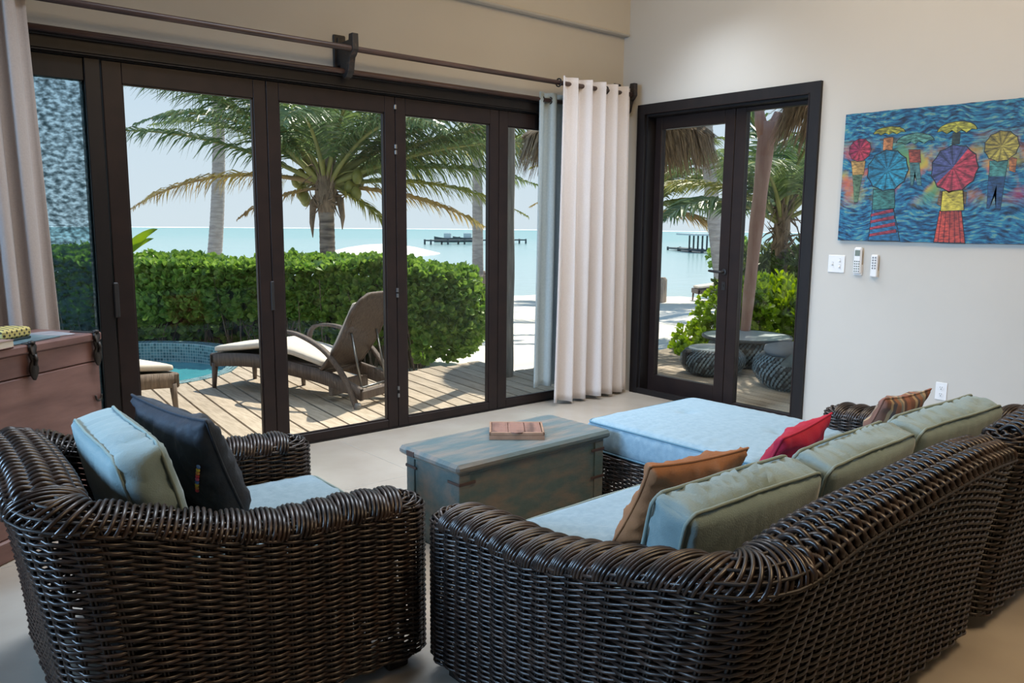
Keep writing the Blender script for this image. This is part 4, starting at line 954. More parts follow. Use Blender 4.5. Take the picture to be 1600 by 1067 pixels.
for k in range(5): poly([(2.782 + k * .025, 1.60), (2.786 + k * .025, 1.60), (2.779 + k * .034, 1.412), (2.772 + k * .034, 1.412)], (.25, .02, .02), .0018)
for (yy, hh_) in ((1.43, .030), (1.49, .03), (1.55, .03), (1.60, .02)): pass
poly([(2.333, 1.615), (2.474, 1.62), (2.53, 1.412), (2.321, 1.41)], (.02, .16, .34))
for k in range(4): y0 = 1.435 + k * .045; poly([(2.325, y0), (2.505 - k * .010, y0 + .03), (2.50 - k * .010, y0 + .052), (2.326, y0 + .018)], (.38, .04, .07), .0018)
poly([(2.33, 1.754), (2.471, 1.744), (2.48, 1.627), (2.333, 1.615)], (.05, .22, .20)); poly([(2.762, 1.73), (2.786, 1.724), (2.775, 1.637), (2.75, 1.65)], (.18, .10, .05)); poly([(2.898, 1.727), (2.924, 1.72), (2.922, 1.647), (2.895, 1.654)], (.18, .10, .05))
poly([(2.78, 1.73), (2.898, 1.733), (2.914, 1.611), (2.778, 1.605)], (.68, .56, .06), .0016)
poly([(2.375, 2.09), (2.437, 2.09), (2.437, 2.01), (2.375, 2.01)], (.55, .22, .08)); poly([(2.81, 2.09), (2.855, 2.09), (2.855, 2.02), (2.81, 2.02)], (.03, .05, .04)); poly([(3.143, 1.926), (3.186, 1.912), (3.183, 1.831), (3.15, 1.844)], (.5, .18, .05))
dome(2.408, 2.130, .103, .034, (.42, .42, .05)); dome(2.581, 2.064, .118, .044, (.12, .36, .30)); dome(2.833, 2.115, .115, .046, (.55, .55, .06))
wheel(2.216, 2.021, .078, .077, (.62, .05, .10), (.42, .03, .10)); wheel(2.415, 1.876, .137, .134, (.03, .38, .60), (.02, .26, .45)); wheel(2.837, 1.870, .139, .145, (.66, .06, .10), (.10, .12, .34), hub=(-.05, .05)); wheel(3.096, 1.990, .096, .091, (.62, .52, .08), (.42, .34, .05))
me = mesh_np(np.array(FV) - np.array(pa.location), None, False, FT); ca_ = me.color_attributes.new('Paint', 'FLOAT_COLOR', 'CORNER')
ca_.data.foreach_set('color', np.repeat(np.c_[np.array(FC), np.ones(len(FC))], 3, axis=0).astype(np.float32).ravel()); link('painted_figures', me, vcol_mat('paint'), pa)

sw = empty('switch_plate', (XB, -2.088, 1.238)); tag(sw, 'white double toggle switch plate beside the glass door', 'switch')
MB().box((-.007, -.062, -.062), (0, .062, .062), .003).build('plate', M_white, sw)
for y, z in ((.028, .0), (-.026, .024), (-.026, -.018)): MB().box((-.009, y - .006, z - .011), (-.006, y + .006, z + .011)).box((-.018, y - .004, z - .006), (-.007, y + .004, z + .003), .001).build('toggle', M_white, sw); MB().box((-.0075, y - .007, z - .013), (-.0068, y + .007, z + .013)).build('slot', M_grey, sw)
ph = empty('wall_phone_remote', (XB, -2.252, 1.26)); tag(ph, 'white handset with a grey screen in a wall cradle, left of the small remote', 'remote control')
MB().box((-.016, -.030, -.095), (0, .030, -.02), .004).build('cradle', M_white, ph); MB().box((-.034, -.028, -.085), (-.012, .028, .100), .010).build('body', M_white, ph); MB().box((-.0355, -.018, .040), (-.033, .018, .080), .001).build('screen', M_lcd, ph)
for i in range(5):
    for j in range(3): MB().box((-.0362, -.019 + j * .0145, -.07 + i * .017), (-.0335, -.010 + j * .0145, -.061 + i * .017), .001).build('key', M_grey if (i + j) % 4 == 0 else M_lcd, ph)
rm = empty('small_remote', (XB, -2.370, 1.235)); tag(rm, 'narrow white remote control mounted right of the handset', 'remote control')
MB().box((-.010, -.026, -.079), (0, .026, -.03), .003).build('cradle', M_white, rm); MB().box((-.030, -.024, -.075), (-.008, .024, .078), .006).build('body', M_white, rm)
for i in range(5):
    for j in range(2): MB().box((-.0325, -.014 + j * .017, -.02 + i * .018), (-.0295, -.004 + j * .017, -.009 + i * .018), .001).build('key', M_grey, rm)
ol = empty('wall_outlet', (XB, -2.865, .44)); tag(ol, 'white two-socket wall outlet low on the wall above the sofa cushions', 'outlet')
MB().box((-.006, -.036, -.058), (0, .036, .058), .002).build('plate', M_white, ol)
for z in (.022, -.022):
    s_ = MB().lathe([(.001, 0), (.016, 0), (.0165, .002), (.001, .003)], (0, 0, 0), 16); o_ = s_.build('socket', M_white, ol); o_.matrix_local = Matrix.Translation((-.006, 0, z)) @ Matrix.Rotation(-PI / 2, 4, 'Y')
    for y in (-.006, .006): MB().box((-.0097, y - .0012, z), (-.0089, y + .0012, z + .009)).build('slot', M_black, ol)
    MB().box((-.0097, -.0025, z - .010), (-.0089, .0025, z - .005)).build('slot', M_black, ol)

# ================================================================== OUTSIDE
def D2(u, D):
    """point at horizontal distance D from the camera station, along compass bearing of the calibrated view column u"""
    a = YAW + math.atan((u - 800) / FPX); return CAM[0] + D * math.sin(a), CAM[1] + D * math.cos(a)
def zat(v, D, u=800): return 1.5 + (350.5 + (u - 800) * .0089 - v) / FPX * D * math.cos(math.atan((u - 800) / FPX)) * 1.02
def sandz(x, y):
    D = math.hypot(x - CAM[0], y - CAM[1]); return -.26 - .58 * min(max((D - 9.5) / 18.5, 0), 1.6)
def far_dir(u): 
    a = YAW + math.atan((u - 800) / FPX); return np.array([math.sin(a), math.cos(a)])

# sand: polar fan around the house
ND, NA = 60, 70; V = []
for i in range(ND):
    D = 4.0 + 36 * (i / (ND - 1)) ** 1.5
    for j in range(NA):
        a = YAW - .95 + 1.9 * j / (NA - 1); x, y = CAM[0] + D * math.sin(a), CAM[1] + D * math.cos(a)
        z = sandz(x, y) + .022 * math.sin(x * 1.9 + 1.3 * math.sin(y * .7)) * math.sin(y * 1.6) + .012 * math.sin(x * 5.1 + y * 3)
        if x < .4 and y < .5: z = -.5
        V.append((x, y, z))
i = (np.arange(ND - 1)[:, None] * NA + np.arange(NA - 1)[None]).ravel()
sd = link('ground_sand', mesh_np(V, np.stack([i, i + 1, i + NA + 1, i + NA], -1)), M_sand); tag(sd, kind='structure')
# sea
sv = []; Dn, Df = 24, 330
for D in np.linspace(Dn, Df, 30):
    for j in range(40): a = YAW - 1.0 + 2.0 * j / 39; sv.append((CAM[0] + D * math.sin(a), CAM[1] + D * math.cos(a), -.80))
i = (np.arange(29)[:, None] * 40 + np.arange(39)[None]).ravel()
tag(link('sea', mesh_np(sv, np.stack([i, i + 1, i + 41, i + 40], -1)), M_sea), kind='structure')
# breaking surf on the reef along the horizon
sf = []
for j in range(60):
    a = YAW - 1.0 + 2.0 * j / 59
    for D in (300 + 4 * math.sin(j * 1.7), 331): sf.append((CAM[0] + D * math.sin(a), CAM[1] + D * math.cos(a), -.79))
i = np.arange(59) * 2
tag(link('reef_surf', mesh_np(sf, np.stack([i, i + 1, i + 3, i + 2], -1)), mat('surf_white', (.80, .86, .88), .9, spec=.1)), kind='structure')
# sand bar in the shallows
x, y = D2(597, 62); sbv = MB().lathe([(4.6, -.86), (3.8, -.66), (2.6, -.36), (1.3, -.16), (.01, -.08)], (0, 0, 0), 40, False)
sbv.V = [xf(v * np.array([1.0, 1.6, 1]), Rz(-YAW)) + np.array([x, y, 0]) for v in sbv.V]; tag(sbv.build('sand_bar', M_sand, None, True), 'pale low sand bar rising from the shallow sea behind the hedge', 'sand bar')

# ---------------- deck
deck = empty('deck'); tag(deck, kind='structure')
pd = np.array([math.sin(math.radians(6.3)), math.cos(math.radians(6.3))])       # plank direction
pool_c, pool_r = np.array([-3.35, 3.97]), 1.02
def plank_poly(c0, c1, yend):
    """plank between offsets c0,c1 (x at y=0), from the house to yend, cut by the pool"""
    out = []
    for cc in (c0, c1):
        ys_ = 0.12; ye = yend
        # intersect with pool circle
        t = np.linspace(.1, ye / pd[1], 200); pts = np.array([cc, 0]) + t[:, None] * pd; ins = np.hypot(*(pts - pool_c).T) < pool_r + .13
        if ins.any(): ye = min(ye, pts[np.argmax(ins), 1])
        out.append(((cc + pd[0] * ys_ / pd[1], ys_), (cc + pd[0] * ye / pd[1], ye)))
    return [out[0][0], out[1][0], out[1][1], out[0][1]]
x = -6.3; k = 0
while x < -.32:
    wdt = .152; P = plank_poly(x, x + wdt, 2.12 + .05 * math.sin(k * 2.1) if x > -1.9 else 3.9); 
    MB().prism(P, -.085, -.05).build('plank', M_plank, deck); x += .172; k += 1
while x < 4.4:
    wdt = .118; ye = 1.43 + .015 * math.sin(k * 3.3); y0 = .12 if x < .05 else -4.2
    P = [(x + pd[0] * y0, y0), (x + wdt + pd[0] * y0, y0), (x + wdt + pd[0] * ye, ye), (x + pd[0] * ye, ye)]
    if x < .12 and x > -.1: P[0] = (x + .02, .25); P[1] = (x + wdt + .02, .25)
    MB().prism(P, -.085, -.05).build('plank', M_plank, deck); x += .130; k += 1
MB().box((-6.4, .22, -.2), (-.4, 2.05, -.12)).box((.12, -4.2, -.2), (4.4, 1.35, -.12)).build('joists', M_black, deck)
MB().box((.085, -1.9, -.05), (.17, -.2, -.004)).build('threshold', M_plankd, deck)

# ---------------- plunge pool
pool = empty('plunge_pool', (pool_c[0], pool_c[1], 0)); tag(pool, 'small round plunge pool with blue mosaic tiles between deck and hedge', 'pool')
def ring_uv(name, prof, a0, a1, n, m, rr=1.0):
    A = np.linspace(a0, a1, n + 1); pr = np.array(prof); L = np.r_[0, np.cumsum(np.linalg.norm(np.diff(pr, axis=0), axis=1))]
    V = np.array([(r * math.cos(a), r * math.sin(a), z) for a in A for r, z in prof]); k = len(prof)
    i = (np.arange(n)[:, None] * k + np.arange(k - 1)[None]).ravel(); Q = np.stack([i, i + 1, i + k + 1, i + k], -1)
    me = mesh_np(V, Q, False); uv = me.uv_layers.new(name='uv'); U = np.array([(a * pool_r, l) for a in A for l in L]); vi = np.empty(len(me.loops), np.int32); me.loops.foreach_get('vertex_index', vi)
    uv.data.foreach_set('uv', U[vi].astype(np.float32).ravel()); return link(name, me, m, pool)
R_ = pool_r
ring_uv('front_rim', [(R_ + .115, -.09), (R_ + .115, -.045), (R_, -.040), (R_ - .005, -.30)], PI * .98, PI * 2.06, 60, M_tile)
ring_uv('raised_wall', [(R_ + .17, -.3), (R_ + .17, .085), (R_, .085), (R_ - .005, .07), (R_ - .005, -.45)], PI * .02, PI * .98, 60, M_tile)
MB().lathe([(R_, -.135), (.01, -.135)], (0, 0, 0), 60, False).build('water', M_pool, pool, True)
MB().lathe([(R_, -.5), (.01, -.5)], (0, 0, 0), 40, False).build('basin', M_tile, pool)

# ---------------- leaves and hedges
def leaf_geo(L, Wd, cup=.25, n=3):
    """obovate leaf along +x, up +z ; returns V,T"""
    st = [(0, .10), (.35, .55), (.72, 1.0), (1.0, .35)] ; V = []; 
    for s_, w_ in st: 
        z = cup * L * (s_ ** 2) * .5; V += [(s_ * L, -w_ * Wd / 2, z + cup * Wd * .35 * w_), (s_ * L, 0, z), (s_ * L, w_ * Wd / 2, z + cup * Wd * .35 * w_)]
    T = []
    for k in range(3):
        a = 3 * k
        for (p, q, r_, s2) in ((a, a + 1, a + 4, a + 3), (a + 1, a + 2, a + 5, a + 4)): T.append((p, q, r_, s2))
    return np.array(V), np.array(T)
def scatter_leaves(pos, nrm, rg, per=6, L=(.06, .085), Wr=.62, spread=(.3, 1.15), cup=.25):
    """rosettes of leaves at pos with axis nrm"""
    LV, LQ = leaf_geo(1, 1, cup); nl = len(LV); allV = []
    for p, n_ in zip(pos, nrm):
        n_ = n_ / np.linalg.norm(n_); a = np.cross(n_, [0.3, .2, .9]); a /= np.linalg.norm(a); b = np.cross(n_, a); f0 = rg.uniform(0, 6.28)
        m_ = per + rg.integers(-1, 2)
        for k in range(m_):
            f = f0 + k * 2.4; tl = rg.uniform(*spread); d = n_ * math.cos(tl) + (a * math.cos(f) + b * math.sin(f)) * math.sin(tl)
            Ls = rg.uniform(*L); s = np.cross(d, n_); s /= np.linalg.norm(s) + 1e-9; up = np.cross(s, d)
            A = np.stack([d * Ls, s * Ls * Wr, -up * Ls * Wr * -1.0], 0); allV.append(LV @ A + p + n_ * .01 * k / m_)
    V = np.concatenate(allV); m_ = len(allV); Q = (LQ[None] + (np.arange(m_) * nl)[:, None, None]).reshape(-1, 4); return V, Q
LEAFME = []
for k in range(4):
    V, Q = leaf_geo(1, .62, .2 + .1 * k); LEAFME.append(mesh_np(V, Q, name='leaf'))
def front_leaves(root, pos, nrm, rg, count, m, L=(.075, .10)):
    for q in LEAFME:
        if not q.materials: q.materials.append(m)
    idx = rg.choice(len(pos), min(count, len(pos)), replace=False)
    for i in idx:
        n_ = nrm[i] / np.linalg.norm(nrm[i]); t = rg.normal(0, 1, 3); t -= n_ * t.dot(n_); t /= np.linalg.norm(t); d = n_ * .55 + t * .85; d /= np.linalg.norm(d); s = np.cross(d, n_); s /= np.linalg.norm(s); up = np.cross(s, d); Ls = rg.uniform(*L)
        me = LEAFME[rg.integers(0, 4)]
        o = bpy.data.objects.new('leaf', me); COL.objects.link(o); o.parent = root
        p = pos[i] + n_ * .03 - np.array(root.location); up = -up if up[2] < 0 else up
        M = Matrix(((d[0] * Ls, s[0] * Ls, up[0] * Ls, p[0]), (d[1] * Ls, s[1] * Ls, up[1] * Ls, p[1]), (d[2] * Ls, s[2] * Ls, up[2] * Ls, p[2]), (0, 0, 0, 1))); o.matrix_local = M
hr = np.random.default_rng(21)
HA, HB = np.array([-.36, 2.92]), np.array([-5.6, 8.35]); hd_ = (HB - HA) / np.linalg.norm(HB - HA); hn = np.array([-hd_[1], hd_[0]]); 
if np.dot(hn, CAM[:2] - HA) < 0: hn = -hn
HL = np.linalg.norm(HB - HA); HT = 1.15
hedge = empty('clipped_hedge', (HA[0], HA[1], -.2)); tag(hedge, 'long clipped green hedge with round glossy leaves behind the pool and lounger', 'hedge')
pos, nrm = [], []
def top_z(t): return .93 + .012 * t + .05 * math.sin(t * 1.7) + .03 * math.sin(t * 4.3)
for _ in range(3000):   # camera side
    t = hr.uniform(-.05, HL); h_ = hr.uniform(0, 1) ** .75; zt = top_z(t); z = -.05 + (zt + .05) * h_
    if z < .30 and hr.random() < .35: continue
    bul = .10 * math.sin(t * 2.3 + z * 2) + .10 * (1 - abs(2 * h_ - 1)) - (.22 * (1 - h_) if h_ < .4 else 0)
    p = HA + hd_ * t + hn * (bul - hr.random() ** 2 * .16); pos.append((*p, z)); nrm.append((hn[0] * .8 + hr.normal(0, .3), hn[1] * .8 + hr.normal(0, .3), .5 + hr.normal(0, .3)))
for _ in range(2300):   # top
    t = hr.uniform(-.1, HL); w_ = hr.uniform(-.1, HT); z = top_z(t) - .02 + .05 * math.sin(w_ * 5 + t * 3) + hr.normal(0, .018); p = HA + hd_ * t - hn * w_; pos.append((*p, z)); nrm.append((hr.normal(0, .35), hr.normal(0, .35), 1))
for _ in range(1100):   # rounded right end
    a = hr.uniform(-PI / 2, PI / 2); h_ = hr.random() ** .8; z = -.12 + 1.05 * h_; r = (.50 + .12 * math.sin(h_ * PI)) * (1 - .5 * max(0, h_ - .8)); c_ = HA - hn * .5
    d = -hd_ * math.cos(a) + hn * math.sin(a); p = c_ + d * (r + hr.normal(0, .04)) - hd_ * -.0; pos.append((*p, z)); nrm.append((d[0], d[1], .5 + hr.normal(0, .2)))
pos = np.array(pos); nrm = np.array(nrm)
V, Q = scatter_leaves(pos, nrm, hr, 6, (.070, .125)); f_ = link('foliage', mesh_np(V - np.array(hedge.location), Q), M_hedge, hedge); tag(f_, kind='stuff')
front_leaves(hedge, pos[:2500], nrm[:2500], hr, 200, M_hedge, (.085, .125))
bb = MB()
for _ in range(420):
    t = hr.uniform(0, HL); w_ = hr.uniform(.02, .7); p = HA + hd_ * t - hn * w_; q = p + hd_ * hr.normal(0, .15) + hn * hr.uniform(-.05, .25); bb.tube([(p[0], p[1], -.3), (.5 * (p[0] + q[0]) + hr.normal(0, .03), .5 * (p[1] + q[1]), .15), (q[0], q[1], hr.uniform(.35, .85))], [.010, .008, .004], 4, caps=False)
b_ = bb.build('branches', M_branch, hedge); 
for v in b_.data.vertices: v.co -= Vector(hedge.location)
tag(b_, kind='stuff')
c_ = MB(); P = [HA + hd_ * 0.05 - hn * .42, HB - hn * .42, HB - hn * .95, HA + hd_ * .05 - hn * .95]; c_.prism([tuple(q) for q in P], -.3, .80); cc = c_.build('shade_core', M_dark, hedge)  # solid block standing in for shaded depth behind the leaves
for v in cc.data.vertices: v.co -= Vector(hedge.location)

def shrub(name, blobs, m, label, seed, per=6, L=(.06, .09), Wr=.62, n=900, core=True, nfront=0, group=None, cat='shrub', spread=(.3, 1.15)):
    rg = np.random.default_rng(seed); c0 = np.array(blobs[0][0]); root = empty(name, (c0[0], c0[1], sandz(c0[0], c0[1]))); pos, nrm = [], []
    for c_, r_ in blobs:
        c_ = np.array(c_); r_ = np.array(r_); 
        for _ in range(int(n * r_[0] * r_[2] / .25)):
            d = rg.normal(0, 1, 3); d /= np.linalg.norm(d); 
            if d[2] < -.75: continue
            sc = 1 + .12 * math.sin(d[0] * 5 + d[1] * 4) + rg.normal(0, .05) - .18 * rg.random() ** 3; pos.append(c_ + d * r_ * sc); nrm.append(d * .9 + np.array([0, 0, .5]) + rg.normal(0, .25, 3))
    pos = np.array(pos); nrm = np.array(nrm); V, Q = scatter_leaves(pos, nrm, rg, per, L, Wr, spread); tag(link('foliage', mesh_np(V - np.array(root.location), Q), m, root), kind='stuff')
    bm = MB()
    for k in range(16 * len(blobs)):
        c_, r_ = blobs[k % len(blobs)]; d = rg.normal(0, 1, 3); d[2] = abs(d[2]); d /= np.linalg.norm(d); z0 = sandz(c_[0], c_[1]) - .05; e_ = np.array(c_) + d * np.array(r_) * .8
        bm.tube([(c_[0] + rg.normal(0, .08), c_[1] + rg.normal(0, .08), z0), ((c_[0] + e_[0]) / 2, (c_[1] + e_[1]) / 2, (z0 + e_[2]) / 2), tuple(e_)], [.014, .010, .004], 4, caps=False)
    bm.V = [v - np.array(root.location) for v in bm.V]; tag(bm.build('branches', M_branch, root), kind='stuff')
    if nfront: front_leaves(root, pos, nrm, rg, nfront, m)
    tag(root, label, cat, group); return root
def P3(u, D, z): x, y = D2(u, D); return (x, y, z)
shrub('leafy_shrub', [(P3(1106, 10.35, -.05), (.36, .40, .30)), (P3(1153, 10.75, .22), (.44, .5, .52)), (P3(1089, 10.0, -.12), (.22, .22, .2))], M_hedge2, 'bright green shrub beyond the handle side of the glass door', 31, n=700, nfront=0)
shrub('leafy_shrub', [(P3(1205, 11.3, .12), (.62, .5, .62)), (P3(1255, 11.2, .10), (.6, .5, .58))], M_hedge2, 'bright yellow green shrub behind the round table, right of the red post', 32, n=520, L=(.10, .17), Wr=.30, per=6)
shrub('understory_bush', [(P3(1200, 15.5, .35), (.9, .8, .75)), (P3(1260, 15.0, .4), (.9, .8, .8))], M_under, 'dark green bush under the palms at the right', 33, n=260, L=(.10, .16), Wr=.4)
shrub('beach_bush', [(P3(1134, 27.0, .55), (.55, .5, .45)), (P3(1154, 27.0, .4), (.6, .5, .6))], M_hedge, 'small green bush by the water above the door handle', 34, n=150, L=(.12, .2))

# ---------------- palms
def frond_mesh(L, az, el, droop, lw, rg, ll=.62, side=1.0, twist=0.0, n=60, dens=1.0, hang=.6, sway=None):
    """returns rachis polyline, leaflets V,Q. starts at origin. az azimuth, el start elevation"""
    S = 22; P = [np.zeros(3)]; e = el; a = az
    for k in range(S):
        e_ = el - droop * ((k + 1) / S) ** 1.3; a_ = az + twist * (k / S); P.append(P[-1] + L / S * np.array([math.cos(a_) * math.cos(e_), math.sin(a_) * math.cos(e_), math.sin(e_)]))
    P = np.array(P); T = np.gradient(P, axis=0); T /= np.linalg.norm(T, axis=1)[:, None]
    allV = []; 
    for sg in (-1, 1):
        for k in range(n):
            if rg.random() > dens: continue
            s_ = .14 + .86 * (k + rg.random() * .5) / n; f = s_ * S; i = min(int(f), S - 1); p = P[i] + (P[i + 1] - P[i]) * (f - i); t = T[i]
            sd = np.cross(t, [0, 0, 1]); sd /= np.linalg.norm(sd) + 1e-9; up = np.cross(sd, t)
            ln = ll * (math.sin(min(1, s_ * 1.15) * PI) ** .5 * .85 + .18) * rg.uniform(.8, 1.1); 
            d0 = sd * sg * .8 + t * rg.uniform(.45, .75) + up * rg.uniform(.0, .25); d0 /= np.linalg.norm(d0)
            g = hang * rg.uniform(.7, 1.3); q = [p]; d = d0
            for m_ in range(3):
                q.append(q[-1] + d * ln / 3); d = d + np.array([0, 0, -g * .62]); 
                if sway is not None: d = d + np.array(sway) * .12
                d /= np.linalg.norm(d)
            wv = np.cross(d0, up); wv = wv / (np.linalg.norm(wv) + 1e-9) * .5 + up * rg.uniform(-.6, .6) + t * .4; wv /= np.linalg.norm(wv); w_ = lw * rg.uniform(.8, 1.2)
            allV.append(np.array([q[0] - wv * w_ * .35, q[0] + wv * w_ * .35, q[1] - wv * w_ * .5, q[1] + wv * w_ * .5, q[2] - wv * w_ * .38, q[2] + wv * w_ * .38, q[3] - wv * w_ * .04, q[3] + wv * w_ * .04]))
    V = np.concatenate(allV); m_ = len(allV); lq = np.array([(0, 1, 3, 2), (2, 3, 5, 4), (4, 5, 7, 6)]); Q = (lq[None] + (np.arange(m_) * 8)[:, None, None]).reshape(-1, 4)
    return P, V, Q
BASEAZ = math.atan2(far_dir(512)[0] * 0 + R0[1], R0[0])    # bearing of the picture's right-hand side
def palm(base, top, r0, r1, fronds, label, m_tr, seed, coconuts=0, rings=True, curve=.0, name='coconut_palm', fiber=True, dens=1.0, nl=85):
    rg = np.random.default_rng(seed); base = np.array(base, float); top = np.array(top, float); root = empty(name, tuple(base)); n = 40
    t = np.linspace(0, 1, n); P = base + (top - base) * t[:, None]; ax = np.array([R0[0], R0[1], 0]); P = P + ax * (curve * np.sin(t * PI))[:, None]
    k_ = int(np.linalg.norm(top - base) / .11); rr = r0 + (r1 - r0) * t; rr = rr * (1 + .18 * np.exp(-t * 12)); tt = np.linspace(0, 1, max(n, k_ * 3)); PP = np.stack([np.interp(tt, t, P[:, i]) for i in range(3)], -1); R2 = np.interp(tt, t, rr) * (1 + .035 * (np.arange(len(tt)) % 3 == 0))
    MB().tube(PP - base, R2, 14).build('trunk', m_tr, root, True)
    for (az, el, dr, L, mt, kw) in fronds:
        az_ = BASEAZ + math.radians(az); st = top + np.array([math.cos(az_), math.sin(az_), 0]) * r1 * .6 + np.array([0, 0, rg.uniform(-.08, .12)]) - base
        k2 = dict(ll=.85, hang=.75, n=nl, dens=dens); k2.update(kw); lw = k2.pop('lw', .038)
        Pr, V, Q = frond_mesh(L, az_, math.radians(el), math.radians(dr), lw, rg, **k2)
        fo = link('frond', mesh_np(V + st, Q, False), mt, root)
        rm_ = M_rachd if mt in (M_frb,) else M_rach
        MB().tube(Pr + st, np.linspace(.055, .006, len(Pr)) * (L / 4.0) ** .5, 6).build('rachis', rm_, fo, True)
    if fiber:
        fm = MB()
        for k in range(70):
            a = rg.uniform(0, 2 * PI); z0 = rg.uniform(-.5, .35); p = top + np.array([math.cos(a) * r1 * 1.15, math.sin(a) * r1 * 1.15, z0]) - base; q = p + np.array([math.cos(a) * rg.uniform(.05, .32), math.sin(a) * rg.uniform(.05, .32), rg.uniform(-.35, .45)])
            fm.tube([p, (p + q) / 2 + rg.normal(0, .03, 3), q], [.022, .014, .004], 4, caps=False)
        fm.lathe([(r1 * .95, -.6), (r1 * 1.5, -.15), (r1 * 1.35, .25), (r1 * .5, .6)], tuple(top - base), 12)
        tag(fm.build('fibre_sheath', M_fiber, root, True), kind='stuff')
    if coconuts:
        for (a_, l_) in ((PI * .95, .95), (.15, .8)):
            a2 = BASEAZ + a_; c_ = top - base; MB().tube([c_ + np.array([math.cos(a2) * .12, math.sin(a2) * .12, -.1]), c_ + np.array([math.cos(a2) * .26, math.sin(a2) * .26, -.35 * l_]), c_ + np.array([math.cos(a2) * .30, math.sin(a2) * .30, -.75 * l_]), c_ + np.array([math.cos(a2) * .29, math.sin(a2) * .29, -1.05 * l_])], [.04, .075, .05, .008], 8).build('spathe', M_fiber, root, True)
    for k in range(coconuts):
        cl = k % 2; a_ = BASEAZ + (PI * .93 if cl == 0 else .10) + rg.normal(0, .35); rad = rg.uniform(.34, .74); p = top - base + np.array([math.cos(a_) * rad, math.sin(a_) * rad, rg.uniform(-.28, .22)])
        co = MB().lathe([(.002, .14), (.05, .12), (.095, .05), (.105, -.01), (.085, -.09), (.04, -.14), (.002, -.15)], (0, 0, 0), 14, False); co.V = [xf(v, frame(p, (1, 0, 0), (0, 1, 0), (0, 0, 1))) for v in co.V]; co.build('coconut', M_coco, root, True)
        MB().tube([(0, 0, .05) + (top - base), (top - base) * 1 + (p - (top - base)) * .6 + np.array([0, 0, .14]), p + np.array([0, 0, .12])], [.03, .02, .012], 6).build('stalk', M_rach, root, True)
    tag(root, label, 'palm tree'); return root

bx, by = D2(512, 16.0)
G, GD, Y, B_ = M_fr, M_frd, M_fry, M_frb
palm((bx, by, sandz(bx, by)), (bx, by, 2.20), .155, .140, [
    (174, 46, 48, 4.7, GD, dict(hang=.95, ll=1.15, n=110)), (186, 58, 62, 4.6, GD, dict(hang=.9, ll=1.1, n=100)), (160, 36, 44, 4.3, G, dict(hang=.9, ll=1.05)), (192, 28, 36, 4.2, GD, dict(hang=.9, ll=1.0)), (177, 12, 44, 3.95, B_, dict(hang=1.1, ll=.85, dens=.9)), (204, 62, 72, 4.2, G, dict(ll=1.0)), (150, 66, 60, 4.2, GD, dict(ll=1.0)),
    (-1, 36, 40, 5.3, GD, dict(hang=1.2, ll=1.35, n=120)), (-14, 22, 34, 5.2, G, dict(hang=1.25, ll=1.25, n=115)), (3, 25, 32, 5.2, Y, dict(hang=1.2, ll=1.2, n=110)), (168, 58, 56, 5.0, GD, dict(hang=1.0, ll=1.2, n=110)), (-163, 50, 50, 4.8, G, dict(hang=1.0, ll=1.15, n=105)),
    (6, 46, 50, 4.6, GD, dict(hang=1.0, ll=1.15, n=110)), (-8, 30, 36, 4.6, G, dict(hang=1.15, ll=1.15, n=110)), (14, 34, 52, 4.4, GD, dict(hang=1.05, ll=1.1, n=100)), (2, 14, 34, 4.2, G, dict(hang=1.1, ll=.95)), (-6, 8, 36, 3.9, Y, dict(hang=1.0, ll=.8)), (8, -2, 30, 3.4, B_, dict(hang=.8, ll=.75, dens=.8)), (-22, 56, 66, 4.4, GD, dict(ll=1.1)), (30, 58, 60, 4.2, G, dict(ll=1.0)), (-3, 62, 62, 4.6, GD, dict(ll=1.15, n=100)),
    (90, 70, 60, 4.0, GD, {}), (60, 78, 50, 4.0, G, {}), (120, 74, 50, 4.0, G, {}), (-90, 76, 85, 3.6, GD, dict(hang=.9, ll=1.0)), (-60, 62, 80, 3.8, G, dict(hang=.9, ll=1.0)), (-125, 64, 80, 3.8, G, dict(hang=.9, ll=1.0)), (270, 55, 90, 3.2, GD, dict(ll=1.0)), (-40, 50, 80, 3.6, GD, dict(ll=1.0)), (-145, 50, 76, 3.6, GD, dict(ll=1.0)),
    (205, -8, 30, 1.7, B_, dict(hang=1.1, dens=.35, ll=.5)), (-15, -22, 30, 1.6, Y, dict(hang=.7, ll=.5, dens=.7)), (100, 40, 60, 4.0, GD, {}), (75, 30, 50, 4.0, G, {})],
    'coconut palm with nuts, its crown filling the second folding panel', M_palmt, 51, coconuts=14)
# spathes hanging from the crown
bx2, by2 = D2(326, 22.0); tx, ty = D2(352, 22.0)
palm((bx2, by2, sandz(bx2, by2)), (tx, ty, 5.3), .19, .13, [(a, 55 - 20 * (k % 3), 85, 3.6, (M_fr, M_frb, M_frd)[k % 3], dict(hang=1.0)) for k, a in enumerate((0, 40, 85, 130, 175, 215, 260, 300, 335))], 'leaning grey palm trunk seen through the first folding panel', M_palmt2, 52, curve=.12)
b3 = D2(746, 24.0); t3 = D2(744, 24.0)
palm((*b3, sandz(*b3)), (*t3, 4.6), .17, .13, [(a, 50 - 18 * (k % 3), 80, 3.8, (M_frd, M_fr, M_fry)[k % 3], dict(hang=.8)) for k, a in enumerate((5, 50, 95, 140, 185, 230, 275, 320))], 'straight grey palm standing in a log planter past the hedge end', M_palmt2, 53)
b4 = D2(1003, 24.0); t4 = D2(1000, 24.0)
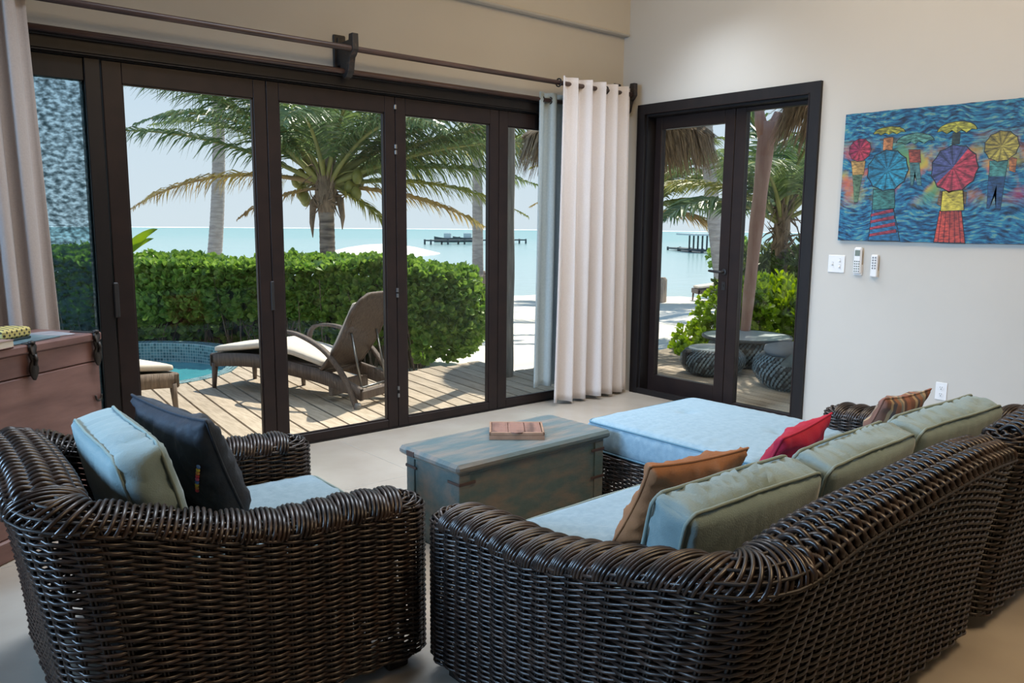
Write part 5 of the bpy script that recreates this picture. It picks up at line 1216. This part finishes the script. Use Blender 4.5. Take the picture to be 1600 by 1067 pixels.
palm((*b4, sandz(*b4)), (*t4, 1.95), .16, .15, [(a, e_, d_, L_, m_, dict(hang=.6, ll=1.0, n=95, lw=.05)) for a, e_, d_, L_, m_ in ((0, 62, 70, 3.6, G), (15, 40, 50, 3.4, Y), (-15, 45, 70, 3.2, G), (5, 18, 50, 3.0, Y), (-25, 15, 55, 2.8, G), (60, 60, 50, 3.4, GD), (100, 66, 60, 3.4, G), (140, 55, 60, 3.5, G), (178, 50, 70, 3.6, Y), (165, 25, 55, 3.4, B_), (200, 35, 60, 3.3, G), (250, 50, 80, 3.0, Y), (300, 55, 90, 3.0, G), (330, 70, 70, 3.4, G), (-5, 2, 40, 2.4, B_), (190, 5, 45, 2.8, B_))], 'low bushy palm with yellowing fronds left of the door glass', M_palmt, 54, fiber=True)
b5 = D2(1137, 21.0); t5 = D2(1085, 21.0)
palm((*b5, sandz(*b5)), (*t5, 5.2), .20, .14, [(a, 50 - 20 * (k % 3), 80, 3.4, (M_fr, M_frd)[k % 2], dict(hang=.9)) for k, a in enumerate((0, 60, 120, 180, 240, 300))], 'tall grey palm trunk leaning left in the door glass', M_palmt2, 55, curve=-.10)
b6 = D2(1222, 14.5); t6 = D2(1216, 14.5)
palm((*b6, sandz(*b6)), (*t6, 1.6), .10, .09, [(a, e_, d_, 2.6, m_, dict(hang=.7, ll=.85, lw=.045)) for a, e_, d_, m_ in ((0, 60, 80, G), (40, 50, 60, GD), (85, 70, 50, G), (130, 60, 60, GD), (178, 62, 75, G), (160, 35, 60, Y), (200, 30, 70, GD), (235, 55, 90, G), (270, 70, 100, GD), (310, 50, 90, G), (345, 30, 70, Y), (10, 80, 60, G), (180, 82, 40, GD), (95, 30, 60, GD))], 'short dark palm behind the shrubs at the far right', M_palmt, 56)
b7 = D2(1290, 11.8)
palm((*b7, sandz(*b7)), (b7[0], b7[1], 3.4), .13, .11, [(185, 60, 150, 3.0, Y, dict(hang=.3, ll=.45)), (170, 30, 110, 2.6, B_, dict(hang=.5, ll=.5)), (200, 70, 90, 2.8, G, {}), (0, 40, 80, 2.6, G, {}), (90, 60, 80, 2.6, GD, {}), (270, 55, 80, 2.6, G, {}), (315, 40, 80, 2.6, GD, {}), (45, 50, 80, 2.6, G, {}), (135, 50, 80, 2.6, G, {})], 'palm at the far right whose yellow fronds hang beside the door jamb', M_palmt, 57)
# broad leaves at the left edge of the first panel
bl = empty('broad_leaf_plant', P3(150, 12.6, .6)); tag(bl, 'plant with broad yellow green blades above the hedge at the left', 'plant'); bl.location.z = -.3
for (tu, tv, w_) in ((243, 358, .20), (236, 372, .13)):
    p0 = np.array(P3(168, 12.6, .75)); p1 = np.array(P3(tu, 12.5, zat(tv, 12.5, tu))); mid_ = (p0 + p1) / 2 + np.array([0, 0, .06]); q = interp_path([p0, mid_, p1], 9); sv_ = []
    for k, c_ in enumerate(q): ww = w_ * math.sin(PI * (.12 + .86 * k / 8)); sv_ += [c_ + np.array([0, 0, ww * .5]), c_ - np.array([R0[0], R0[1], 0]) * 0 + np.array([.05, -.05, 0]), c_ - np.array([0, 0, ww * .5])]
    i_ = np.array([(3 * k + j, 3 * k + j + 1, 3 * k + j + 4, 3 * k + j + 3) for k in range(8) for j in (0, 1)]); link('leaf_blade', mesh_np(np.array(sv_) - np.array(bl.location), i_), M_hedge2, bl)
MB().tube([(0, 0, -.1), (.03, .02, .6), (.05, .05, 1.1)], [.05, .04, .02], 8).build('stem', M_rach, bl, True)

# ---------------- log planters
def planter(u, D, r, h_, label):
    x, y = D2(u, D); z = sandz(x, y); root = empty('log_planter', (x, y, z)); n_ = 22; rg = random.Random(int(u))
    for k in range(n_):
        a = 2 * PI * k / n_; rr_ = r * math.sin(PI / n_) * .98; hh_ = h_ * rg.uniform(.93, 1.04); MB().lathe([(rr_, -.05), (rr_, hh_ - .02), (rr_ * .8, hh_)], (r * math.cos(a), r * math.sin(a), 0), 8).build('log', M_log, root)
    MB().lathe([(r * .95, h_ * .6), (.01, h_ * .72)], (0, 0, 0), 16, False).build('sand_fill', M_sand, root); tag(root, label, 'planter')
planter(742, 23.6, .62, .78, 'ring of upright logs round the straight grey palm'); planter(1003, 23.8, .62, .70, 'ring of upright logs round the low bushy palm')

# ---------------- piers
def pier(u0, D0, u1, D1, z, hh_, label, hut=False):
    x0, y0 = D2(u0, D0); x1, y1 = D2(u1, D1); root = empty('pier', (x0, y0, -.8)); v = np.array([x1 - x0, y1 - y0]); Lg = np.linalg.norm(v); a = math.atan2(v[1], v[0]); M = Rz(a)
    m = MB().box((0, -.7, z + .8 - .14), (Lg, .7, z + .8)); m.V = [xf(q, M) for q in m.V]; m.build('walkway', M_pier, root)
    n_ = int(Lg / 2.2)
    for k in range(n_ + 1):
        for s in (-.6, .6): m = MB().tube([(Lg * k / n_, s, -.6), (Lg * k / n_, s, z + .85)], .10, 6); m.V = [xf(q, M) for q in m.V]; m.build('pile', M_pier, root)
    if hut:
        m = MB().box((Lg * .45, -1.2, z + 1.0 + hh_), (Lg * .98, 1.2, z + 1.15 + hh_)); m.V = [xf(q, M) for q in m.V]; m.build('flat_roof', M_hut, root)
        for k in range(5):
            m = MB().tube([(Lg * (.47 + .12 * k), 0, z + .8), (Lg * (.47 + .12 * k), 0, z + 1.05 + hh_)], .08, 6); m.V = [xf(q, M) for q in m.V]; m.build('roof_post', M_pier, root)
    tag(root, label, 'pier'); return root
pier(668, 88, 815, 96, -.30, 0, 'long low wooden pier in the sea beyond the third folding panel')
pier(1050, 78, 1104, 70, -.9 + .35, 1.0, 'distant pier with a flat roofed shelter seen through the door glass', True)
def boat(u, D, L_, label, z=-.8):
    x, y = D2(u, D); root = empty('boat', (x, y, z), BASEAZ); n_ = 9; V = []
    for k in range(n_):
        s = -1 + 2 * k / (n_ - 1); w_ = .28 * L_ * .5 * (1 - abs(s) ** 2.4) + .02; V += [(s * L_ / 2, -w_, .5 + .2 * s * s), (s * L_ / 2, -w_ * .5, -.1), (s * L_ / 2, w_ * .5, -.1), (s * L_ / 2, w_, .5 + .2 * s * s)]
    Q = [(4 * k + j, 4 * k + j + 1, 4 * k + j + 5, 4 * k + j + 4) for k in range(n_ - 1) for j in range(3)]; link('hull', mesh_np(V, Q), M_pier, root)
    MB().box((-L_ * .12, -.3, .3), (L_ * .15, .3, 1.1), .05).build('cabin', M_hut, root); tag(root, label, 'boat')
boat(698, 100, 3.2, 'small boat moored behind the long pier, left one'); boat(729, 102, 3.6, 'small boat moored behind the long pier, right one')

# ---------------- thatch roofs and posts
def palapa(u, D, r, z, h_, label, seed, post=None):
    rg = np.random.default_rng(seed); x, y = D2(u, D); root = empty('thatch_roof', (x, y, z)); m = MB()
    m.lathe([(r * .96, .0), (r * .5, h_ * .5), (.03, h_)], (0, 0, 0), 28, False); m.build('thatch_shell', M_thatch, root)
    lo = MB(); 
    for k in range(2600):
        a = rg.uniform(0, 2 * PI); lay = rg.random(); rr_ = r * (1 - .75 * lay * rg.random()); z0 = h_ * (1 - rr_ / r) + .03; L_ = rg.uniform(.25, .5); p = np.array([rr_ * .93 * math.cos(a), rr_ * .93 * math.sin(a), z0]); d = np.array([math.cos(a) * .28, math.sin(a) * .28, -.95]); d += rg.normal(0, .06, 3)
        if rr_ < r * .9: d = np.array([math.cos(a) * .8, math.sin(a) * .8, -.8 * h_ / r]); 
        q = p + d * L_ * (1.1 if rr_ > r * .9 else .8); wv = np.array([-math.sin(a), math.cos(a), 0]) * rg.uniform(.006, .014); lo.add([p - wv, p + wv, (p + q) / 2 + wv, (p + q) / 2 - wv, q + wv * .2, q - wv * .2], [(0, 1, 2, 3), (3, 2, 4, 5)])
    tag(lo.build('thatch_fringe', M_thatch, root), kind='stuff')
    for k in range(8):
        a = 2 * PI * k / 8; MB().tube([(0, 0, h_ - .05), (r * .9 * math.cos(a), r * .9 * math.sin(a), .02)], .03, 6).build('rafter', M_postr, root, True)
    tag(root, label, 'thatch roof'); return root
pa1 = palapa(957, 9.7, 1.16, 2.50, .85, 'thatch roof with a ragged edge, seen top left in the door glass', 61)
pa2 = palapa(1365, 9.0, 1.05, 2.72, .8, 'thatch roof at the top right corner of the door glass', 62)
for dx, dy in ((-1.0, 0),): pass
def post(nm, base, top, r0, r1, m, label, seed, fork=False):
    rg = np.random.default_rng(seed); base = np.array(base); top = np.array(top); root = empty(nm, tuple(base)); t = np.linspace(0, 1, 24); P = (top - base) * t[:, None] + np.c_[.012 * np.sin(t * 5 + seed), .012 * np.cos(t * 4), 0 * t]
    MB().tube(P, (r0 + (r1 - r0) * t) * (1 + .05 * np.sin(t * 21 + seed)), 14).build('trunk', m, root, True)
    if fork:
        c_ = top - base; MB().tube([c_ + np.array([0, 0, -.25]), c_ + np.array([.05, -.05, -.08]), c_ + np.array([.09, -.09, .10])], [r1 * .9, r1 * .8, r1 * .55], 10).tube([c_ + np.array([0, 0, -.2]), c_ + np.array([-.05, .05, .0]), c_ + np.array([-.07, .07, .16])], [r1 * .9, r1 * .7, r1 * .5], 10).build('fork', m, root, True)
    tag(root, label, 'post'); return root
post('roof_post', (-.42, 1.25, -.05), (-.40, 1.25, 3.3), .085, .070, M_post, 'grey weathered post on the deck by the last folding panel', 1)
x, y = D2(1166, 9.75); x2, y2 = D2(1184, 9.75)
post('roof_post', (x, y, -.05), (x2, y2, 2.66), .055, .095, M_postr, 'reddish wooden post standing behind the round table', 2, True)
# pole standing under the first thatch roof, out of sight behind the curtain, and the second roof's pole
xa, ya = D2(957, 9.7); post('roof_post', (xa, ya, -.3), (xa, ya, 3.3), .07, .06, M_post, 'pole carrying the first thatch roof, behind the white curtain', 3)
xa, ya = D2(1365, 9.0); post('roof_post', (xa, ya, -.05), (xa, ya, 3.4), .07, .06, M_post, 'pole carrying the second thatch roof, behind the right wall', 4)

# ---------------- loungers
def strip(mb, P, Wv, th):
    """ribbon along P with width vector Wv and thickness th (upwards)"""
    P = np.asarray(P, float); n_ = len(P); T = np.gradient(P, axis=0); Wv = np.array(Wv, float); N_ = np.cross(T, Wv); N_ /= np.linalg.norm(N_, axis=1)[:, None]
    V = np.concatenate([P - Wv / 2 - N_ * th / 2, P + Wv / 2 - N_ * th / 2, P + Wv / 2 + N_ * th / 2, P - Wv / 2 + N_ * th / 2]); Q = []
    for k in range(n_ - 1):
        for a, b in ((0, 1), (1, 2), (2, 3), (3, 0)): Q.append((a * n_ + k, b * n_ + k, b * n_ + k + 1, a * n_ + k + 1))
    Q += [(0, n_, 2 * n_, 3 * n_), (n_ - 1, 4 * n_ - 1, 3 * n_ - 1, 2 * n_ - 1)]
    mb.add(V, Q)
def make_lounger(loc, rz, label, up=True, light_m=None):
    """local +x from foot end to head end, origin at foot end centre on the deck"""
    root = empty('sun_lounger', loc, rz); Mr = light_m or M_rattan; hwid = .245
    rx = np.array([0, .3, .61, .94, 1.33, 1.61, 1.76]); rz_ = np.array([.262, .292, .302, .275, .232, .172, .115])
    for s in (-1, 1):
        rl = MB(); P = interp_path([(x_, s * hwid, z_) for x_, z_ in zip(rx, rz_)], 28); V = []; n_ = len(P); hh_ = np.full(n_, .060); hh_[-5:] = .05
        for sy in (-.020, .020):
            for sz in (-1, 1): V.append(P + np.c_[np.zeros(n_), np.full(n_, sy), sz * hh_])
        V = np.concatenate(V); Q = []; order = [0, 2, 3, 1]
        for k in range(n_ - 1):
            for a_, b_ in zip(order, order[1:] + order[:1]): Q.append((a_ * n_ + k, b_ * n_ + k, b_ * n_ + k + 1, a_ * n_ + k + 1))
        rl.add(V, Q); rl.build('side_rail', Mr, root, True)
        for x_ in (.035, .66): MB().tube([(x_, s * hwid, .24), (x_ - .012 * (1 if x_ < .3 else 0), s * (hwid + .01), .0)], [.030, .019], 8).build('leg', Mr, root, True)
        yy_ = s * (hwid + .040); ar = MB(); P = interp_path([(.74, yy_, .26), (.71, yy_, .42), (.77, yy_, .565), (.95, yy_, .60), (1.15, yy_, .575), (1.41, yy_, .46), (1.61, yy_, .25), (1.74, yy_, .0)], 34); strip(ar, P, (0, .050, 0), .026); ar.build('armrest', Mr, root, True)
        MB().lathe([(.026, 0), (.03, .03), (.024, .05)], (1.745, yy_, 0), 10).build('foot', M_foot, root, True)
    MB().box((-.02, -hwid - .02, .20), (.045, hwid + .02, .325), .012).build('foot_rail', Mr, root)
    for x_ in (1.42, 1.74): MB().box((x_ - .028, -hwid, .07), (x_ + .028, hwid, .15 if x_ > 1.6 else .19), .01).build('cross_rail', Mr, root)
    MB().tube([(1.36, -hwid, .27), (1.36, hwid, .27)], .016, 8).build('cross_bar', M_rattan, root, True)
    bx_ = 1.33; ang = math.radians(60); Lb = .76
    def bp(s_, y_):
        bow = .05 * math.sin(s_ * PI); wdt = 1.0 if s_ < .74 else math.cos((s_ - .74) / .26 * PI / 2 * .93) ** .42
        return (bx_ + math.cos(ang) * Lb * s_ + math.sin(ang) * (bow + .10 * max(0, s_ - .6) ** 1.5), y_ * hwid * 1.02 * wdt, .29 + math.sin(ang) * Lb * s_ - math.cos(ang) * bow)
    nu, nv_ = 18, 11; Vb = np.array([bp(i / (nu - 1), -1 + 2 * j / (nv_ - 1)) for i in range(nu) for j in range(nv_)]); i_ = (np.arange(nu - 1)[:, None] * nv_ + np.arange(nv_ - 1)[None]).ravel()
    bo = link('backrest', mesh_np(Vb, np.stack([i_, i_ + 1, i_ + nv_ + 1, i_ + nv_], -1)), M_rattan, root); md = bo.modifiers.new('t', 'SOLIDIFY'); md.thickness = .028; md.offset = 0
    edge = [bp(i / 17, -1) for i in range(18)] + [bp(1, -1 + 2 * j / 10) for j in range(1, 10)] + [bp(i / 17, 1) for i in range(17, -1, -1)]; MB().tube(edge, .020, 8).build('backrest_rim', M_rattan, root, True)
    for s in (-1, 1): MB().tube([(1.60, s * .17, .62), (1.70, s * .17, .16)], .010, 6).build('prop', M_metal, root, True)
    MB().tube([(1.70, -.20, .16), (1.70, .20, .16)], .010, 6).build('prop_bar', M_metal, root, True)
    MB().box((.0, -hwid + .02, .30), (1.30, hwid - .02, .325), .01).build('webbing', Mr, root)
    P, Q = cushion_mesh(.66, .235, .030, .022, .006, .003, 3, .04); P = P + np.array([.67, 0, .362]); P[:, 2] += np.interp(P[:, 0], [0, .35, .62, 1.0, 1.35], [0, .045, .088, .045, -.03]); weld(link('seat_pad', mesh_np(P, Q), M_matt, root))
    P, Q = cushion_mesh(.31, .215, .018, .015, .004, .003, 4, .04); P = xf(P, frame(np.array([bx_ + math.cos(ang) * .36 - math.sin(ang) * .0, 0, .30 + math.sin(ang) * .36]), (math.cos(ang), 0, math.sin(ang)), (0, 1, 0), (-math.sin(ang), 0, math.cos(ang)))); weld(link('back_pad', mesh_np(P, Q), M_matt, root))
    tag(root, label, 'sun lounger'); return root
ax_ = np.array([.37, -.93]); ax_ /= np.linalg.norm(ax_); pp = np.array([.93, .37])
f0 = np.array([-2.97, 2.50]) + pp * .27
lg = make_lounger((f0[0], f0[1], -.05), math.atan2(ax_[1], ax_[0]), 'brown woven sun lounger with raised back, centred on the deck')
lg2 = make_lounger((-3.60, 1.95, -.05), math.radians(197), 'brown woven sun lounger half hidden at the left end of the deck', light_m=M_rattanl)
xx, yy = D2(1086, 24.5); lg3 = copy_tree(lg); lg3.location = (xx, yy, sandz(xx, yy)); lg3.rotation_euler = (0, 0, BASEAZ + .1); lg3.scale = (1.15, 1.15, 1.15); lg3['label'] = 'distant sun lounger on the beach, left of the door handle'

# ---------------- woven stool, table and pouf on the side deck
def woven_body(root, prof, k_, rows, name, amp=.010):
    """chunky flat strands woven round a lathe body"""
    prof = np.array(prof); L = np.r_[0, np.cumsum(np.linalg.norm(np.diff(prof, axis=0), axis=1))]; MB().lathe([(p[0] * .95, p[1]) for p in prof], (0, 0, 0), 32).build(name + '_core', M_wov, root, True)
    A = MB(); Bm = MB()
    for j in range(rows):
        l = (j + .5) / rows * L[-1]; r_ = np.interp(l, L, prof[:, 0]); z = np.interp(l, L, prof[:, 1]); dl = L[-1] / rows; dr = (np.interp(l + dl / 2, L, prof[:, 0]) - np.interp(l - dl / 2, L, prof[:, 0])) / dl; dz = (np.interp(l + dl / 2, L, prof[:, 1]) - np.interp(l - dl / 2, L, prof[:, 1])) / dl
        for i in range(k_):
            a = 2 * PI * (i + .5 * (j % 2)) / k_; er = np.array([math.cos(a), math.sin(a), 0]); et = np.array([-math.sin(a), math.cos(a), 0]); es = np.array([math.cos(a) * dr, math.sin(a) * dr, dz]); n_ = np.cross(et, es); n_ /= np.linalg.norm(n_)
            if np.dot(n_, er) < 0 and prof[:, 0].max() > 0: n_ = -n_
            c_ = er * r_ + np.array([0, 0, z]); w_ = PI * r_ / k_ * .86; h2 = dl * .80; tgt = A if (i * 7 + j * 3) % 5 else Bm
            dg = et * .35; q = [c_ - et * w_ * .55 - (es + dg) * h2 * .75, c_ + et * w_ * .55 - (es + dg) * h2 * .75, c_ + et * w_ * .55 + (es + dg) * h2 * .75, c_ - et * w_ * .55 + (es + dg) * h2 * .75]
            mi = [c_ - et * w_ * .7 + n_ * amp, c_ + et * w_ * .7 + n_ * amp]; tgt.add([q[0], q[1], mi[1], mi[0], q[2], q[3]], [(0, 1, 2, 3), (3, 2, 4, 5)])
    tag(A.build(name + '_light_strands', M_wov2, root, True), kind='stuff'); tag(Bm.build(name + '_dark_strands', M_wov, root, True), kind='stuff')
x, y = D2(1118, 8.62); st = empty('woven_stool', (x, y, -.05)); tag(st, 'low round woven stool with a pale top on the side deck', 'stool')
woven_body(st, [(.20, .0), (.29, .05), (.335, .13), (.33, .20), (.28, .26), (.245, .275)], 52, 12, 'body', .008); MB().lathe([(.25, .262), (.25, .285), (.235, .290), (.235, .280), (.01, .280)], (0, 0, 0), 36).build('top', M_tabt, st, True)
MB().box((-.05, -.345, .10), (.05, -.25, .27), .02).build('carry_handle', M_black, st).matrix_local = Matrix.Rotation(math.radians(-15) + BASEAZ - 1.0, 4, 'Z')
x, y = D2(1170, 9.35); tb = empty('round_table', (x, y, -.05)); tag(tb, 'large round woven table with a frosted glass top, beyond the stool', 'table')
woven_body(tb, [(.30, .0), (.40, .05), (.43, .13), (.42, .22), (.36, .30)], 56, 12, 'body', .008); MB().lathe([(.40, .300), (.475, .303), (.485, .318), (.475, .332), (.45, .334), (.01, .334)], (0, 0, 0), 48).build('top', M_tabt, tb, True); MB().lathe([(.470, .300), (.488, .302), (.494, .318), (.488, .334), (.468, .336)], (0, 0, 0), 48, False).build('top_rim', M_wov, tb, True)
x, y = D2(1254, 8.15); pf = empty('woven_tub_chair', (x, y, -.05)); tag(pf, 'round woven tub chair with a grey seat pad, right of the table', 'chair')
woven_body(pf, [(.26, .0), (.36, .06), (.42, .16), (.42, .25), (.37, .33)], 54, 13, 'body', .009); MB().lathe([(.30, .32), (.33, .36), (.32, .40), (.2, .425), (.01, .43)], (0, 0, 0), 32).build('seat_pad', M_cushg, pf, True)
bk_ = MB(); a = np.linspace(-.2, PI + .2, 20) + BASEAZ - PI / 2 - .5
V = []; 
for t in a: V += [(.42 * math.cos(t), .42 * math.sin(t), .26), (.44 * math.cos(t), .44 * math.sin(t), .30 + .24 * math.sin((t - a[0]) / (a[-1] - a[0]) * PI) ** .6), (.36 * math.cos(t), .36 * math.sin(t), .30 + .22 * math.sin((t - a[0]) / (a[-1] - a[0]) * PI) ** .6), (.35 * math.cos(t), .35 * math.sin(t), .28)]
Q = [(4 * k + j, 4 * k + j + 1, 4 * k + j + 5, 4 * k + j + 4) for k in range(19) for j in range(3)]; bk_.add(V, Q); bk_.build('backrest', M_wov2, pf, True)

# ---------------- groups of repeats
GROUPS = {'back_cushion': 'faded blue back cushions', 'seat_cushion': 'pale blue seat cushions', 'throw_pillow': 'throw pillows on the seats', 'curtain': 'curtains at the folding doors', 'sun_lounger': 'woven sun loungers',
          'coconut_palm': 'coconut palms on the beach', 'leafy_shrub': 'bright green shrubs beyond the side deck', 'log_planter': 'log rings round the palms', 'thatch_roof': 'thatch roofs over the deck', 'roof_post': 'roof posts on the deck', 'boat': 'boats moored behind the pier', 'pier': 'piers in the bay', 'magazine': 'papers on the tall chest'}
import re as _re
for o in list(bpy.data.objects):
    if o.parent is None:
        g_ = GROUPS.get(_re.sub(r'[.][0-9]+$', '', o.name))
        if g_ and 'label' in o: o['group'] = g_
